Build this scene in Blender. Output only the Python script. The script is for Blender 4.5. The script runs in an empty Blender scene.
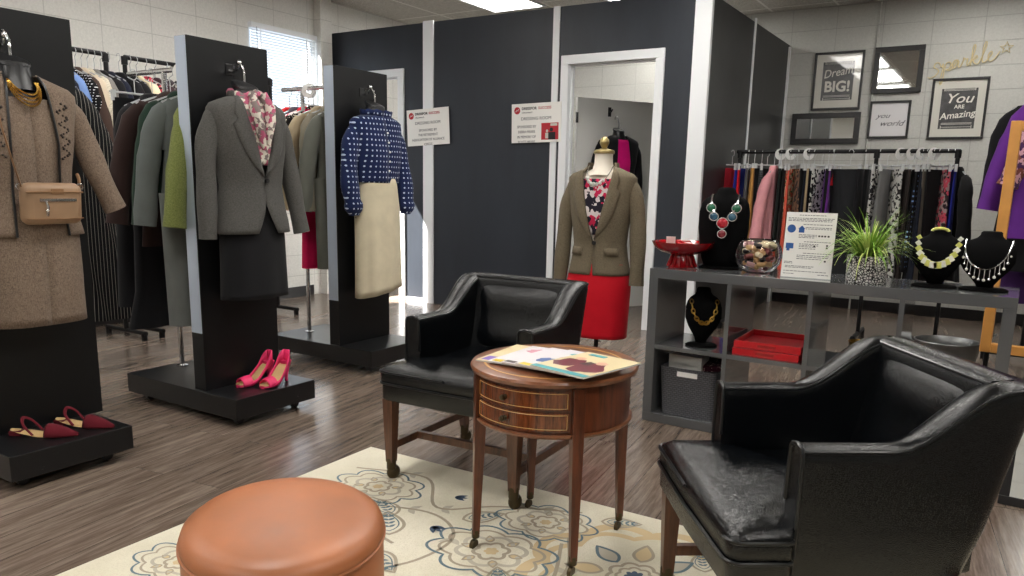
import bpy, math, random
from math import sin, cos, pi, radians as R
from mathutils import Vector, Matrix
sc = bpy.context.scene
col = sc.collection
rnd = random.Random(7)

# ------------------------------------------------------------------ helpers
def lin(c):
    return tuple(((v/255)/12.92 if v/255 <= .04045 else ((v/255+.055)/1.055)**2.4) for v in c)

class MB:
    def __init__(s): s.v = []; s.f = []; s.m = []
    def add(s, vs, fs, mi=0):
        b = len(s.v); s.v += [tuple(p) for p in vs]; s.f += [tuple(b+i for i in f) for f in fs]; s.m += [mi]*len(fs); return s
    def box(s, x0, x1, y0, y1, z0, z1, mi=0, M=None):
        vs = [Vector((x, y, z)) for z in (z0, z1) for y in (y0, y1) for x in (x0, x1)]
        if M: vs = [M @ p for p in vs]
        return s.add(vs, [(0,2,3,1),(4,5,7,6),(0,1,5,4),(2,6,7,3),(0,4,6,2),(1,3,7,5)], mi)
    def loft(s, rings, mi=0, cap=True, closed=True):
        n = len(rings[0]); vs = [p for r in rings for p in r]; fs = []
        for i in range(len(rings)-1):
            for j in range(n if closed else n-1):
                k = (j+1) % n
                fs.append((i*n+j, i*n+k, (i+1)*n+k, (i+1)*n+j))
        if cap and closed:
            fs.append(tuple(range(n-1, -1, -1))); fs.append(tuple((len(rings)-1)*n+j for j in range(n)))
        return s.add(vs, fs, mi)
    def tube(s, pts, r, n=8, mi=0, closed=False, flat=1.0, up=None):
        pts = [Vector(p) for p in pts]; rr = r if isinstance(r, (list, tuple)) else [r]*len(pts)
        rings = []; prev = None
        for i, p in enumerate(pts):
            a = pts[i-1] if (i > 0 or closed) else p
            b = pts[(i+1) % len(pts)] if (i < len(pts)-1 or closed) else p
            t = (b-a).normalized() if (b-a).length > 1e-9 else Vector((0,0,1))
            if prev is None:
                ref = Vector(up) if up else (Vector((0,0,1)) if abs(t.z) < .9 else Vector((1,0,0)))
                u = (ref - t*ref.dot(t)).normalized()
            else:
                u = (prev - t*prev.dot(t)); u = u.normalized() if u.length > 1e-6 else prev
            prev = u; w = t.cross(u)
            rings.append([p + (u*cos(2*pi*k/n)*flat + w*sin(2*pi*k/n))*rr[i] for k in range(n)])
        if closed:
            rings.append(rings[0]); return s.loft(rings, mi, cap=False)
        return s.loft(rings, mi)
    def lathe(s, prof, n=24, c=(0,0,0), mi=0, sx=1, sy=1):
        rings = [[(c[0]+r*cos(2*pi*k/n)*sx, c[1]+r*sin(2*pi*k/n)*sy, c[2]+z) for k in range(n)] for r, z in prof]
        return s.loft(rings, mi)
    def ball(s, c, r, n=12, mi=0, sx=1, sy=1, sz=1):
        return s.lathe([(max(1e-4, r*sin(pi*i/(n//2+2))), -r*cos(pi*i/(n//2+2))*sz) for i in range(n//2+3)], n, c, mi, sx, sy)
    def xf(s, M):
        s.v = [tuple(M @ Vector(p)) for p in s.v]; return s
    def build(s, name, mt=None, parent=None, loc=(0,0,0), rot=(0,0,0), smooth=True, bevel=0, seg=2, sub=0, solid=0, angle=40):
        me = bpy.data.meshes.new(name); me.from_pydata(s.v, [], s.f); me.update()
        mts = mt if isinstance(mt, (list, tuple)) else [mt]
        for m in mts:
            if m: me.materials.append(m)
        me.polygons.foreach_set('material_index', [min(i, len(mts)-1) for i in s.m])
        import bmesh
        bm = bmesh.new(); bm.from_mesh(me)
        bmesh.ops.recalc_face_normals(bm, faces=bm.faces)
        for f in bm.faces: f.smooth = smooth
        if smooth and angle < 180:
            for e in bm.edges:
                if len(e.link_faces) == 2 and e.calc_face_angle(0) > R(angle): e.smooth = False
        bm.to_mesh(me); bm.free()
        o = bpy.data.objects.new(name, me); col.objects.link(o)
        o.location = loc; o.rotation_euler = rot
        if parent: o.parent = parent
        if solid:
            md = o.modifiers.new('solid', 'SOLIDIFY'); md.thickness = solid; md.offset = 0
        if bevel:
            md = o.modifiers.new('bevel', 'BEVEL'); md.width = bevel; md.segments = seg; md.limit_method = 'ANGLE'; md.angle_limit = R(40)
            md.harden_normals = False
        if sub:
            md = o.modifiers.new('sub', 'SUBSURF'); md.levels = sub; md.render_levels = sub
        return o

def thing(name, label, cat, loc=(0,0,0), rz=0, group=None):
    o = bpy.data.objects.new(name, None); col.objects.link(o); o.empty_display_size = .05
    o.location = loc; o.rotation_euler = (0,0,rz); o['label'] = label; o['category'] = cat
    if group: o['group'] = group
    return o
def tag(o, label, cat, group=None):
    o['label'] = label; o['category'] = cat
    if group: o['group'] = group
    return o
def struct(o): o['kind'] = 'structure'; return o

def text(body, size, loc, rot, mt, parent, shear=0, name='lettering', align='CENTER', bold=0, sx=1, ext=.0006):
    cu = bpy.data.curves.new(name, 'FONT'); cu.body = body; cu.size = size; cu.align_x = align; cu.align_y = 'CENTER'
    cu.extrude = ext; cu.shear = shear; cu.offset = bold; cu.resolution_u = 3
    t = bpy.data.objects.new('tmp', cu); col.objects.link(t)
    dg = bpy.context.evaluated_depsgraph_get(); dg.update()
    me = bpy.data.meshes.new_from_object(t.evaluated_get(dg)); bpy.data.objects.remove(t)
    me.materials.clear(); me.materials.append(mt); me.name = name
    o = bpy.data.objects.new(name, me); col.objects.link(o); o.location = loc; o.rotation_euler = rot; o.scale = (sx,1,1)
    o.parent = parent
    return o

def smooth_pts(P, n=4):
    out = []
    for i in range(len(P)-1):
        p0, p1, p2, p3 = P[max(i-1,0)], P[i], P[i+1], P[min(i+2, len(P)-1)]
        for k in range(n):
            s = k/n; out.append(tuple(.5*((2*b_)+(-a_+c_)*s+(2*a_-5*b_+4*c_-d_)*s*s+(-a_+3*b_-3*c_+d_)*s**3) for a_, b_, c_, d_ in zip(p0, p1, p2, p3)))
    return out+[P[-1]]

# ------------------------------------------------------------------ materials
class NT:
    def __init__(s, name):
        m = bpy.data.materials.new(name); m.use_nodes = True; s.m = m; s.t = m.node_tree; s.n = s.t.nodes; s.b = s.n['Principled BSDF']
    def add(s, typ, **k):
        nd = s.n.new(typ)
        for a, v in k.items():
            if a.startswith('i_'):
                nd.inputs[a[2:].replace('_', ' ')].default_value = v
            else: setattr(nd, a, v)
        return nd
    def link(s, a, b): s.t.links.new(a, b)
    def coord(s, kind='Object', scale=(1,1,1), rot=(0,0,0), loc=(0,0,0)):
        tc = s.add('ShaderNodeTexCoord'); mp = s.add('ShaderNodeMapping')
        mp.inputs['Scale'].default_value = scale; mp.inputs['Rotation'].default_value = rot; mp.inputs['Location'].default_value = loc
        s.link(tc.outputs[kind], mp.inputs['Vector']); return mp.outputs['Vector']
    def noise(s, vec, scale, detail=3, rough=.5):
        nd = s.add('ShaderNodeTexNoise'); nd.inputs['Scale'].default_value = scale; nd.inputs['Detail'].default_value = detail; nd.inputs['Roughness'].default_value = rough
        if vec: s.link(vec, nd.inputs['Vector'])
        return nd.outputs['Fac']
    def ramp(s, fac, stops, interp='LINEAR'):
        r = s.add('ShaderNodeValToRGB'); cr = r.color_ramp; cr.interpolation = interp
        while len(cr.elements) < len(stops): cr.elements.new(.5)
        for e, (p, c) in zip(cr.elements, stops): e.position = p; e.color = (*c, 1)
        s.link(fac, r.inputs['Fac']); return r.outputs['Color']
    def mix(s, fac, a, b, typ='MIX'):
        m = s.add('ShaderNodeMix', data_type='RGBA', blend_type=typ)
        for sock, v in ((m.inputs[0], fac), (m.inputs[6], a), (m.inputs[7], b)):
            if hasattr(v, 'links') or isinstance(v, bpy.types.NodeSocket): s.link(v, sock)
            elif isinstance(v, (int, float)): sock.default_value = v
            else: sock.default_value = (*v, 1)
        return m.outputs[2]
    def math(s, op, a, b=None, clamp=False):
        m = s.add('ShaderNodeMath', operation=op, use_clamp=clamp)
        for i, v in enumerate((a, b)):
            if v is None: continue
            if isinstance(v, bpy.types.NodeSocket): s.link(v, m.inputs[i])
            else: m.inputs[i].default_value = v
        return m.outputs[0]
    def bump(s, h, strength=.3, dist=.01):
        b = s.add('ShaderNodeBump'); b.inputs['Strength'].default_value = strength; b.inputs['Distance'].default_value = dist
        s.link(h, b.inputs['Height']); s.link(b.outputs[0], s.b.inputs['Normal'])
    def base(s, c):
        if isinstance(c, bpy.types.NodeSocket): s.link(c, s.b.inputs['Base Color'])
        else: s.b.inputs['Base Color'].default_value = (*c, 1)
        return s
    def set(s, **k):
        for a, v in k.items(): s.b.inputs[a.replace('_', ' ')].default_value = v
        return s

def simple(name, c, rough=.5, metal=0, spec=.5, var=0, coat=0, **kw):
    n = NT(name); c = lin(c)
    if var:
        f = n.noise(n.coord(), 9, 4)
        n.base(n.ramp(f, [(.3, tuple(v*(1-var) for v in c)), (.7, tuple(min(1, v*(1+var)) for v in c))]))
    else: n.base(c)
    n.set(Roughness=rough, Metallic=metal, Specular_IOR_Level=spec, Coat_Weight=coat, **kw)
    return n.m

def fabric(name, c, pat=None, c2=(200,200,200), scale=1., rough=.9, c3=None):
    n = NT(name); A = lin(c); B = lin(c2); v = n.coord()
    f = n.noise(v, 14, 3)
    base = n.ramp(f, [(.3, tuple(x*.94 for x in A)), (.7, tuple(min(1, x*1.05) for x in A))])
    if pat == 'stripe':
        w = n.add('ShaderNodeTexWave', wave_type='BANDS', bands_direction='X'); n.link(n.coord(), w.inputs['Vector']); w.inputs['Scale'].default_value = 14*scale
        base = n.mix(n.math('GREATER_THAN', w.outputs['Fac'], .965), base, B)
    elif pat == 'tweed':
        f2 = n.noise(n.coord(scale=(1, 1, .25)), 420, 2, .8); f3 = n.noise(n.coord(scale=(.25, .25, 1)), 420, 2, .8)
        base = n.mix(n.ramp(f2, [(.42, (0,0,0)), (.62, (1,1,1))]), base, B)
        base = n.mix(n.math('MULTIPLY', n.math('GREATER_THAN', f3, .56), .45), base, tuple(x*.45 for x in A))
    elif pat == 'dots':
        vo = n.add('ShaderNodeTexVoronoi'); vo.inputs['Randomness'].default_value = .05; vo.inputs['Scale'].default_value = 42*scale
        n.link(n.coord(scale=(1, .01, .82), rot=(0, .0, 0)), vo.inputs['Vector'])
        base = n.mix(n.math('LESS_THAN', vo.outputs['Distance'], .18), base, B)
    elif pat in ('floral', 'leopard'):
        vo = n.add('ShaderNodeTexVoronoi'); vo.inputs['Scale'].default_value = 30*scale
        wv = n.add('ShaderNodeVectorMath', operation='ADD'); nn = n.add('ShaderNodeTexNoise'); nn.inputs['Scale'].default_value = 25*scale
        n.link(v, nn.inputs['Vector']); mu = n.add('ShaderNodeVectorMath', operation='SCALE'); mu.inputs[3].default_value = .05/scale
        n.link(nn.outputs['Color'], mu.inputs[0]); n.link(v, wv.inputs[0]); n.link(mu.outputs[0], wv.inputs[1]); n.link(wv.outputs[0], vo.inputs['Vector'])
        if pat == 'floral':
            sep = n.add('ShaderNodeSeparateColor'); n.link(vo.outputs['Color'], sep.inputs[0])
            C3 = lin(c3) if c3 else B
            base = n.mix(n.math('GREATER_THAN', sep.outputs[0], .55), base, B)
            base = n.mix(n.math('GREATER_THAN', sep.outputs[1], .72), base, C3)
        else: base = n.mix(n.math('LESS_THAN', vo.outputs['Distance'], .33), B, base)
    elif pat == 'plaid':
        for d in ('X', 'Z'):
            w = n.add('ShaderNodeTexWave', wave_type='BANDS', bands_direction=d); n.link(n.coord(), w.inputs['Vector']); w.inputs['Scale'].default_value = 9*scale
            base = n.mix(n.math('MULTIPLY', n.math('GREATER_THAN', w.outputs['Fac'], .8), .5), base, B)
    n.base(base); n.set(Roughness=rough, Specular_IOR_Level=.2, Sheen_Weight=.05)
    n.bump(n.noise(n.coord(), 350, 2), .25, .001)
    return n.m

def leather(name, c, rough=.28, bump=.25, spec=.5):
    n = NT(name); A = lin(c); v = n.coord()
    n.base(n.ramp(n.noise(v, 6, 3), [(.3, tuple(x*.8 for x in A)), (.7, tuple(x*1.2 for x in A))]))
    vo = n.add('ShaderNodeTexVoronoi', feature='DISTANCE_TO_EDGE'); vo.inputs['Scale'].default_value = 260; n.link(v, vo.inputs['Vector'])
    big = n.noise(v, 14, 2, .5)
    h = n.math('ADD', n.math('ADD', n.math('MULTIPLY', vo.outputs['Distance'], .35), n.math('MULTIPLY', big, .5)), n.math('MULTIPLY', n.noise(v, 75, 4, .6), .16))
    n.bump(h, bump, .006)
    rr = n.add('ShaderNodeMapRange'); n.link(n.noise(v, 12, 4), rr.inputs['Value'])
    rr.inputs['To Min'].default_value = rough*.8; rr.inputs['To Max'].default_value = rough*1.4
    n.link(rr.outputs[0], n.b.inputs['Roughness']); n.set(Specular_IOR_Level=spec)
    return n.m

def wood(name, c1, c2, axis='Z', scale=3, rough=.3, coat=.3):
    n = NT(name); sc_ = {'Z': (6, 6, .7), 'X': (.7, 6, 6), 'Y': (6, .7, 6)}[axis]
    v = n.coord(scale=sc_)
    f = n.noise(v, scale*2.2, 6, .65)
    n.base(n.ramp(f, [(.3, lin(c1)), (.5, tuple((a+b)/2 for a, b in zip(lin(c1), lin(c2)))), (.72, lin(c2))]))
    n.set(Roughness=rough, Coat_Weight=coat, Coat_Roughness=.15)
    return n.m

def emit(name, c, s):
    n = NT(name); n.base((0,0,0)); n.b.inputs['Emission Color'].default_value = (*c, 1); n.b.inputs['Emission Strength'].default_value = s; return n.m

# setting materials
def floor_mat():
    n = NT('plank_floor')
    tc = n.add('ShaderNodeTexCoord'); mp = n.add('ShaderNodeMapping'); mp.inputs['Rotation'].default_value = (0, 0, R(-97.0)); n.link(tc.outputs['Object'], mp.inputs['Vector'])
    br = n.add('ShaderNodeTexBrick', offset=.37, offset_frequency=2, squash=1); n.link(mp.outputs[0], br.inputs['Vector'])
    br.inputs['Scale'].default_value = 1; br.inputs['Brick Width'].default_value = 1.22; br.inputs['Row Height'].default_value = .152
    br.inputs['Mortar Size'].default_value = .0012; br.inputs['Mortar Smooth'].default_value = .2; br.inputs['Bias'].default_value = 0
    br.inputs['Color1'].default_value = (0,0,0,1); br.inputs['Color2'].default_value = (1,1,1,1); br.inputs['Mortar'].default_value = (.5,.5,.5,1)
    s2 = n.add('ShaderNodeMapping'); s2.inputs['Scale'].default_value = (1.6, 22, 1); n.link(mp.outputs[0], s2.inputs['Vector'])
    off = n.add('ShaderNodeVectorMath', operation='ADD'); n.link(s2.outputs[0], off.inputs[0])
    sc3 = n.add('ShaderNodeVectorMath', operation='SCALE'); sc3.inputs[3].default_value = 7; n.link(br.outputs['Color'], sc3.inputs[0]); n.link(sc3.outputs[0], off.inputs[1])
    g = n.noise(off.outputs[0], 1.7, 8, .68); g2 = n.noise(off.outputs[0], 6, 6, .7)
    colr = n.ramp(g, [(.28, lin((62,50,44))), (.45, lin((101,86,76))), (.58, lin((130,115,103))), (.75, lin((158,143,128)))])
    colr = n.mix(.35, colr, n.ramp(g2, [(.3, lin((70,58,50))), (.7, lin((150,135,122)))]))
    tint = n.ramp(n.math('MULTIPLY', br.outputs['Color'], 1.0), [(0, (.78,.77,.76)), (1, (1.12,1.12,1.12))])
    colr = n.mix(1, colr, tint, 'MULTIPLY')
    colr = n.mix(n.math('MULTIPLY', br.outputs['Fac'], .75), colr, lin((45,38,34)))
    n.base(colr)
    rr = n.add('ShaderNodeMapRange'); n.link(g2, rr.inputs['Value']); rr.inputs['To Min'].default_value = .16; rr.inputs['To Max'].default_value = .3; n.set(Specular_IOR_Level=.65)
    n.link(rr.outputs[0], n.b.inputs['Roughness'])
    n.bump(n.math('SUBTRACT', n.math('MULTIPLY', g2, .3), br.outputs['Fac']), .25, .003)
    return n.m
def block_mat(name, c, plane, x0=0, z0=0):
    n = NT(name); tc = n.add('ShaderNodeTexCoord'); sp = n.add('ShaderNodeSeparateXYZ'); n.link(tc.outputs['Object'], sp.inputs[0])
    cb = n.add('ShaderNodeCombineXYZ'); n.link(n.math('ADD', sp.outputs['X' if plane == 'xz' else 'Y'], 40.0+x0), cb.inputs[0]); n.link(n.math('ADD', sp.outputs['Z'], z0), cb.inputs[1])
    br = n.add('ShaderNodeTexBrick', offset=0, squash=1); n.link(cb.outputs[0], br.inputs['Vector'])
    br.inputs['Scale'].default_value = 1; br.inputs['Brick Width'].default_value = .406; br.inputs['Row Height'].default_value = .203
    br.inputs['Mortar Size'].default_value = .004; br.inputs['Mortar Smooth'].default_value = .4
    A = lin(c); f = n.noise(n.coord(), 60, 5, .7)
    bc = n.ramp(f, [(.3, tuple(x*.9 for x in A)), (.7, tuple(x*1.06 for x in A))])
    n.base(n.mix(n.math('MULTIPLY', br.outputs['Fac'], .45), bc, tuple(x*.5 for x in A)))
    n.set(Roughness=.75, Specular_IOR_Level=.25)
    n.bump(n.math('SUBTRACT', n.math('MULTIPLY', f, .25), br.outputs['Fac']), .5, .004)
    return n.m
def ceil_mat():
    n = NT('ceiling_tile'); br = n.add('ShaderNodeTexBrick', offset=0, squash=1)
    n.link(n.coord(loc=(50*.61+.0-.26, 50*1.22+.58, 0)), br.inputs['Vector'])
    br.inputs['Scale'].default_value = 1; br.inputs['Brick Width'].default_value = .61; br.inputs['Row Height'].default_value = 1.22
    br.inputs['Mortar Size'].default_value = .012; br.inputs['Mortar Smooth'].default_value = 0
    f = n.noise(n.coord(), 90, 4, .8)
    bc = n.ramp(f, [(.35, lin((150,148,142))), (.6, lin((205,203,197)))])
    n.base(n.mix(br.outputs['Fac'], bc, lin((222,221,216)))); n.set(Roughness=.9, Specular_IOR_Level=.1)
    n.bump(f, .3, .003); return n.m

M = {}
M['floor'] = floor_mat()
M['wall_l'] = block_mat('painted_block_wall_light', (226,225,220), 'yz', .0, .2)
M['wall_b'] = block_mat('painted_block_wall_grey', (192,192,187), 'xz', .14, .2)
M['ceil'] = ceil_mat()
M['navy'] = NT('charcoal_partition_paint')
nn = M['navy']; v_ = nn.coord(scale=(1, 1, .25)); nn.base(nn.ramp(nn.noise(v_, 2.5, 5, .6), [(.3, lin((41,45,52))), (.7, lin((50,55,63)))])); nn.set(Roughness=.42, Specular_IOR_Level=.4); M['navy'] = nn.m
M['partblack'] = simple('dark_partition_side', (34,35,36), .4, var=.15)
M['trim'] = simple('white_trim_paint', (232,235,238), .4)
M['white'] = simple('white_paint', (228,228,224), .45)
M['blackp'] = NT('scuffed_black_paint'); nn = M['blackp']
f_ = nn.noise(nn.coord(), 38, 6, .75)
nn.base(nn.ramp(f_, [(.0, lin((14,15,17))), (.67, lin((19,20,22))), (.715, lin((120,115,108))), (1, lin((170,165,158)))])); nn.set(Roughness=.33); M['blackp'] = nn.m
M['black'] = simple('satin_black', (22,22,24), .35)
M['panel'] = simple('black_display_laminate', (14,15,17), .42, spec=.35, var=.12)
M['silver'] = simple('brushed_silver_edge', (196,208,226), .4, .55)
M['chrome'] = simple('chrome', (220,220,222), .18, 1)
M['iron'] = simple('black_iron_pipe', (26,26,28), .4, .5)
M['velvet'] = simple('black_velvet', (8,8,9), .95, spec=.1)
M['formblack'] = simple('black_form_plastic', (16,17,20), .35)
M['clear'] = NT('clear_plastic'); nn = M['clear']; nn.base((.9,.93,.95)); nn.set(Roughness=.12, Transmission_Weight=.55, IOR=1.4); M['clear'] = nn.m
M['cleargrey'] = NT('frosted_clear_plastic'); nn = M['cleargrey']; nn.base((.75,.77,.78)); nn.set(Roughness=.2, Transmission_Weight=.25, IOR=1.4); M['cleargrey'] = nn.m
M['ring'] = simple('white_plastic', (232,232,230), .4)
M['glass'] = NT('clear_glass'); nn = M['glass']; nn.base((1,1,1)); nn.set(Roughness=.01, Transmission_Weight=1., IOR=1.3); M['glass'] = nn.m
M['frame'] = simple('black_picture_frame', (22,20,22), .35)
M['mirror'] = simple('mirror_silver', (225,228,228), .03, 1)
M['mat'] = simple('cream_mount', (205,203,194), .18, coat=1, Coat_Roughness=.02)
M['chalk'] = NT('chalkboard_print'); nn = M['chalk']; nn.base(nn.ramp(nn.noise(nn.coord(), 20, 5), [(.3, lin((52,52,54))), (.7, lin((78,78,80)))])); nn.set(Roughness=.3, Coat_Weight=1., Coat_Roughness=.02); M['chalk'] = nn.m
M['chalkw'] = simple('chalk_white', (215,213,205), .5)
M['gold'] = simple('gold_metal', (176,138,66), .32, 1)
M['goldwire'] = simple('champagne_gold_wire', (212,196,150), .5, .1)
M['brass'] = simple('aged_brass', (84,74,56), .35, .9)
M['leather'] = leather('black_leather', (6,8,11), .18, .4, .45)
M['piping'] = simple('black_leather_piping', (14,16,18), .28)
M['tan'] = leather('cognac_leather', (168,104,66), .36, .08)
M['mahog'] = wood('mahogany', (54,25,13), (116,60,34), 'Z', 3)
M['mahogt'] = wood('mahogany_top', (96,54,30), (140,86,54), 'Y', 1.5, .3, .35)
M['flame'] = wood('flame_mahogany', (52,22,10), (136,72,36), 'Z', 7, .25, .5)
M['inlay'] = simple('satinwood_inlay', (196,150,86), .35)
M['walnut'] = wood('dark_leg_wood', (58,34,22), (112,72,48), 'Z', 3, .35)
M['kallax'] = simple('glossy_grey_lacquer', (92,93,95), .12, coat=.3)
M['red'] = simple('red_lacquer', (190,16,30), .3)
M['redgl'] = simple('dark_red_glaze', (150,8,18), .12, coat=.6)
M['woven'] = NT('grey_woven_plastic'); nn = M['woven']; ck = nn.add('ShaderNodeTexBrick'); nn.link(nn.coord(rot=(R(90),0,0)), ck.inputs['Vector'])
ck.inputs['Scale'].default_value = 1; ck.inputs['Brick Width'].default_value = .02; ck.inputs['Row Height'].default_value = .01; ck.inputs['Mortar Size'].default_value = .0015
ck.inputs['Color1'].default_value = (*lin((104,106,112)),1); ck.inputs['Color2'].default_value = (*lin((92,94,100)),1); ck.inputs['Mortar'].default_value = (*lin((60,62,66)),1)
nn.link(ck.outputs['Color'], nn.b.inputs['Base Color']); nn.set(Roughness=.5); M['woven'] = nn.m
M['paper'] = simple('white_paper', (235,234,230), .5)
M['ink'] = simple('grey_ink', (70,72,78), .6)
M['blue'] = simple('blue_ink', (30,82,150), .5)
M['redink'] = simple('red_ink', (178,30,44), .5)
M['galv'] = simple('galvanised_steel', (120,122,122), .38, .85, var=.25)
M['goldwood'] = simple('golden_wood', (206,146,74), .4, var=.12)
M['leaf'] = simple('grass_leaf', (126,170,58), .5, var=.35)
M['leaf2'] = simple('pale_grass_leaf', (205,220,130), .5, var=.2)

# ------------------------------------------------------------------ camera
cam = bpy.data.cameras.new('camera'); co = bpy.data.objects.new('camera', cam); col.objects.link(co); sc.camera = co
yaw, pitch, roll = R(-32.265651), R(11.11580962), R(1.2052647)
f = Vector((sin(yaw)*cos(pitch), cos(yaw)*cos(pitch), -sin(pitch))); r = Vector((cos(yaw), -sin(yaw), 0)); u = r.cross(f)
r2 = r*cos(roll)+u*sin(roll); u2 = u*cos(roll)-r*sin(roll)
Mx = Matrix((r2, u2, -f)).transposed().to_4x4(); Mx.translation = (0, 0, 1.14); co.matrix_world = Mx
cam.sensor_width = 36; cam.lens = 769/1024*36; cam.shift_y = (335-288)/1024; cam.clip_start = .05
sc.view_settings.view_transform = 'Standard'; sc.view_settings.look = 'None'; sc.view_settings.gamma = 1; sc.view_settings.exposure = 0; sc.view_settings.use_curve_mapping = False

# ------------------------------------------------------------------ room
XL, XR, YB, YF, H = -5.83, 3.2, 8.12, -3.2, 2.85
WY0, WY1, WZ0, WZ1 = 4.78, 5.54, .95, 2.475
def shell(name, mt, boxes):
    m = MB()
    for b in boxes: m.box(*b)
    return struct(m.build(name, mt, smooth=False))
shell('floor', M['floor'], [(XL-.2, XR+.2, YF-.2, YB+.2, -.1, 0)])
shell('ceiling', M['ceil'], [(XL-.2, XR+.2, YF-.2, YB+.2, H, H+.1)])
shell('wall_left', M['wall_l'], [(XL-.05, XL, YF, WY0, 0, H), (XL-.05, XL, WY1, YB, 0, H), (XL-.05, XL, WY0, WY1, 0, WZ0), (XL-.05, XL, WY0, WY1, WZ1, H)])
shell('wall_back', M['wall_b'], [(XL-.2, XR+.2, YB, YB+.2, 0, H)])
shell('wall_right', M['wall_b'], [(XR, XR+.2, YF, YB, 0, H)])
shell('wall_front', M['wall_l'], [(XL-.2, XR+.2, YF-.2, YF, 0, H)])
shell('trim_1', M['wall_l'], [(XL, XL+.09, 5.555, 5.70, 0, H)])        # pilaster beside the window
shell('baseboard_left', M['black'], [(XL, XL+.012, YF, 5.45, 0, .1)])
shell('baseboard_back', M['black'], [(-1.95, XR, YB-.012, YB, 0, .1)])
m = MB(); m.tube([(-1.2, YB-.012, 0), (-1.2, YB-.012, H)], .009, 8); struct(m.build('trim_2', M['wall_b']))   # conduit up the back wall
# window frame, pane and blinds
w = struct(MB().box(XL-.045, XL-.015, WY0, WY1, WZ0, WZ0+.03).box(XL-.045, XL-.015, WY0, WY1, WZ1-.03, WZ1).box(XL-.045, XL-.015, WY0, WY0+.03, WZ0, WZ1).box(XL-.045, XL-.015, WY1-.03, WY1, WZ0, WZ1).build('window_1', M['trim'], smooth=False))
bl = thing('window_blinds', 'white horizontal slat blinds hanging over the left wall window', 'blinds', (XL+.02, (WY0+WY1)/2, 0))
MB().box(-.02, .03, -.385, .385, WZ1-.03, WZ1+.015).build('head_rail', M['trim'], bl, smooth=False)
m = MB(); z = WZ1-.045
while z > WZ0+.02:
    m.box(-.0125, .0125, -.38, .38, -.0005, .0005, M=Matrix.Translation((.005, 0, z)) @ Matrix.Rotation(R(56), 4, 'Y')); z -= .024
m.build('slats', M['trim'], bl, smooth=False)
m = MB()
for y in (-.28, .26): m.box(.018, .0195, y-.008, y+.008, WZ0, WZ1)
m.build('ladder_tape', M['trim'], bl, smooth=False)
MB().tube([(.03, -.33, WZ1-.02), (.035, -.33, 1.5)], .004, 6).build('tilt_wand', M['clear'], bl)

# dressing room partition
PY, PX, PT = 5.76, -1.984, 2.55
D0, D1, DZ = -3.14, -2.39, 2.10      # door 1 clear opening
E0, E1 = -5.5, -4.95                 # door 2 clear opening
T = .09
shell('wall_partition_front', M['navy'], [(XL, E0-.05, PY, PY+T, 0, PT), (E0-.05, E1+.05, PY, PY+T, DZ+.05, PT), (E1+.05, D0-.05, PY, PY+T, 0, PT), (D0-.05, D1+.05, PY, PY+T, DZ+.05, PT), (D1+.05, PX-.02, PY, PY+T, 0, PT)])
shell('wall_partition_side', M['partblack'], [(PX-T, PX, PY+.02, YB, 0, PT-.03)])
def trimbox(i, b): shell('trim_%d' % i, M['trim'], [b])
trimbox(3, (-4.645, -4.53, PY-.018, PY-.001, 0, PT+.01))
trimbox(4, (-3.295, -3.237, PY-.012, PY-.001, 0, PT+.005))
trimbox(5, (-2.10, PX+.012, PY-.02, PY+.0, 0, PT+.02))
trimbox(6, (PX+.001, PX+.012, PY-.0, PY+.02, 0, PT))
trimbox(7, (PX+.001, PX+.012, 6.86, 6.89, 0, PT))
trimbox(8, (PX+.001, PX+.02, YB-.06, YB-.02, 0, PT-.05))
trimbox(9, (-4.88, -4.66, PY-.004, PY-.0005, 0, .04))
for i, (a, b) in ((1, (D0, D1)), (2, (E0, E1))):
    m = MB(); k = .07
    for x0, x1, z0, z1 in ((a-k, a, 0, DZ), (b, b+k, 0, DZ), (a-k, b+k, DZ, DZ+k)):
        m.box(x0, x1, PY-.018, PY+T+.01, z0, z1)
    for x0, x1, z0, z1 in ((a, a+.015, 0, DZ), (b-.015, b, 0, DZ), (a, b, DZ-.015, DZ)):
        m.box(x0, x1, PY+.03, PY+.06, z0, z1)
    struct(m.build('door_%d' % i, M['trim'], smooth=False, bevel=.003))
# open white slab inside the first dressing room
hx, hy = -3.307, 6.225; ang = math.atan2(6.92-hy, -2.88-hx)
slab = thing('dressing_room_door', 'plain white door standing open inside the dressing room doorway', 'door', (hx, hy, 0), ang)
MB().box(0, .815, -.02, .02, .01, 1.9).build('slab', M['white'], slab, smooth=False, bevel=.003)
for z in (1.68, 1.0, .3): MB().box(-.02, .004, -.03, -.012, z, z+.09).build('hinge', M['chrome'], slab, smooth=False)
MB().tube([(.33, -.02, 1.79), (.33, -.05, 1.79), (.33, -.07, 1.81)], .006).box(.315, .345, -.026, -.02, 1.75, 1.83).build('coat_hook', M['black'], slab)
# low dark cubicle wall with wood cap seen inside
cw = thing('cubicle_divider', 'black divider with brown wood cap inside the dressing room', 'divider', (-2.62, 7.0, 0))
MB().box(-.2, .3, 0, .04, 0, 1.42).build('panel', M['black'], cw, smooth=False)
MB().box(-.22, .32, -.02, .06, 1.42, 1.46).build('cap', M['walnut'], cw, smooth=False)

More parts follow.
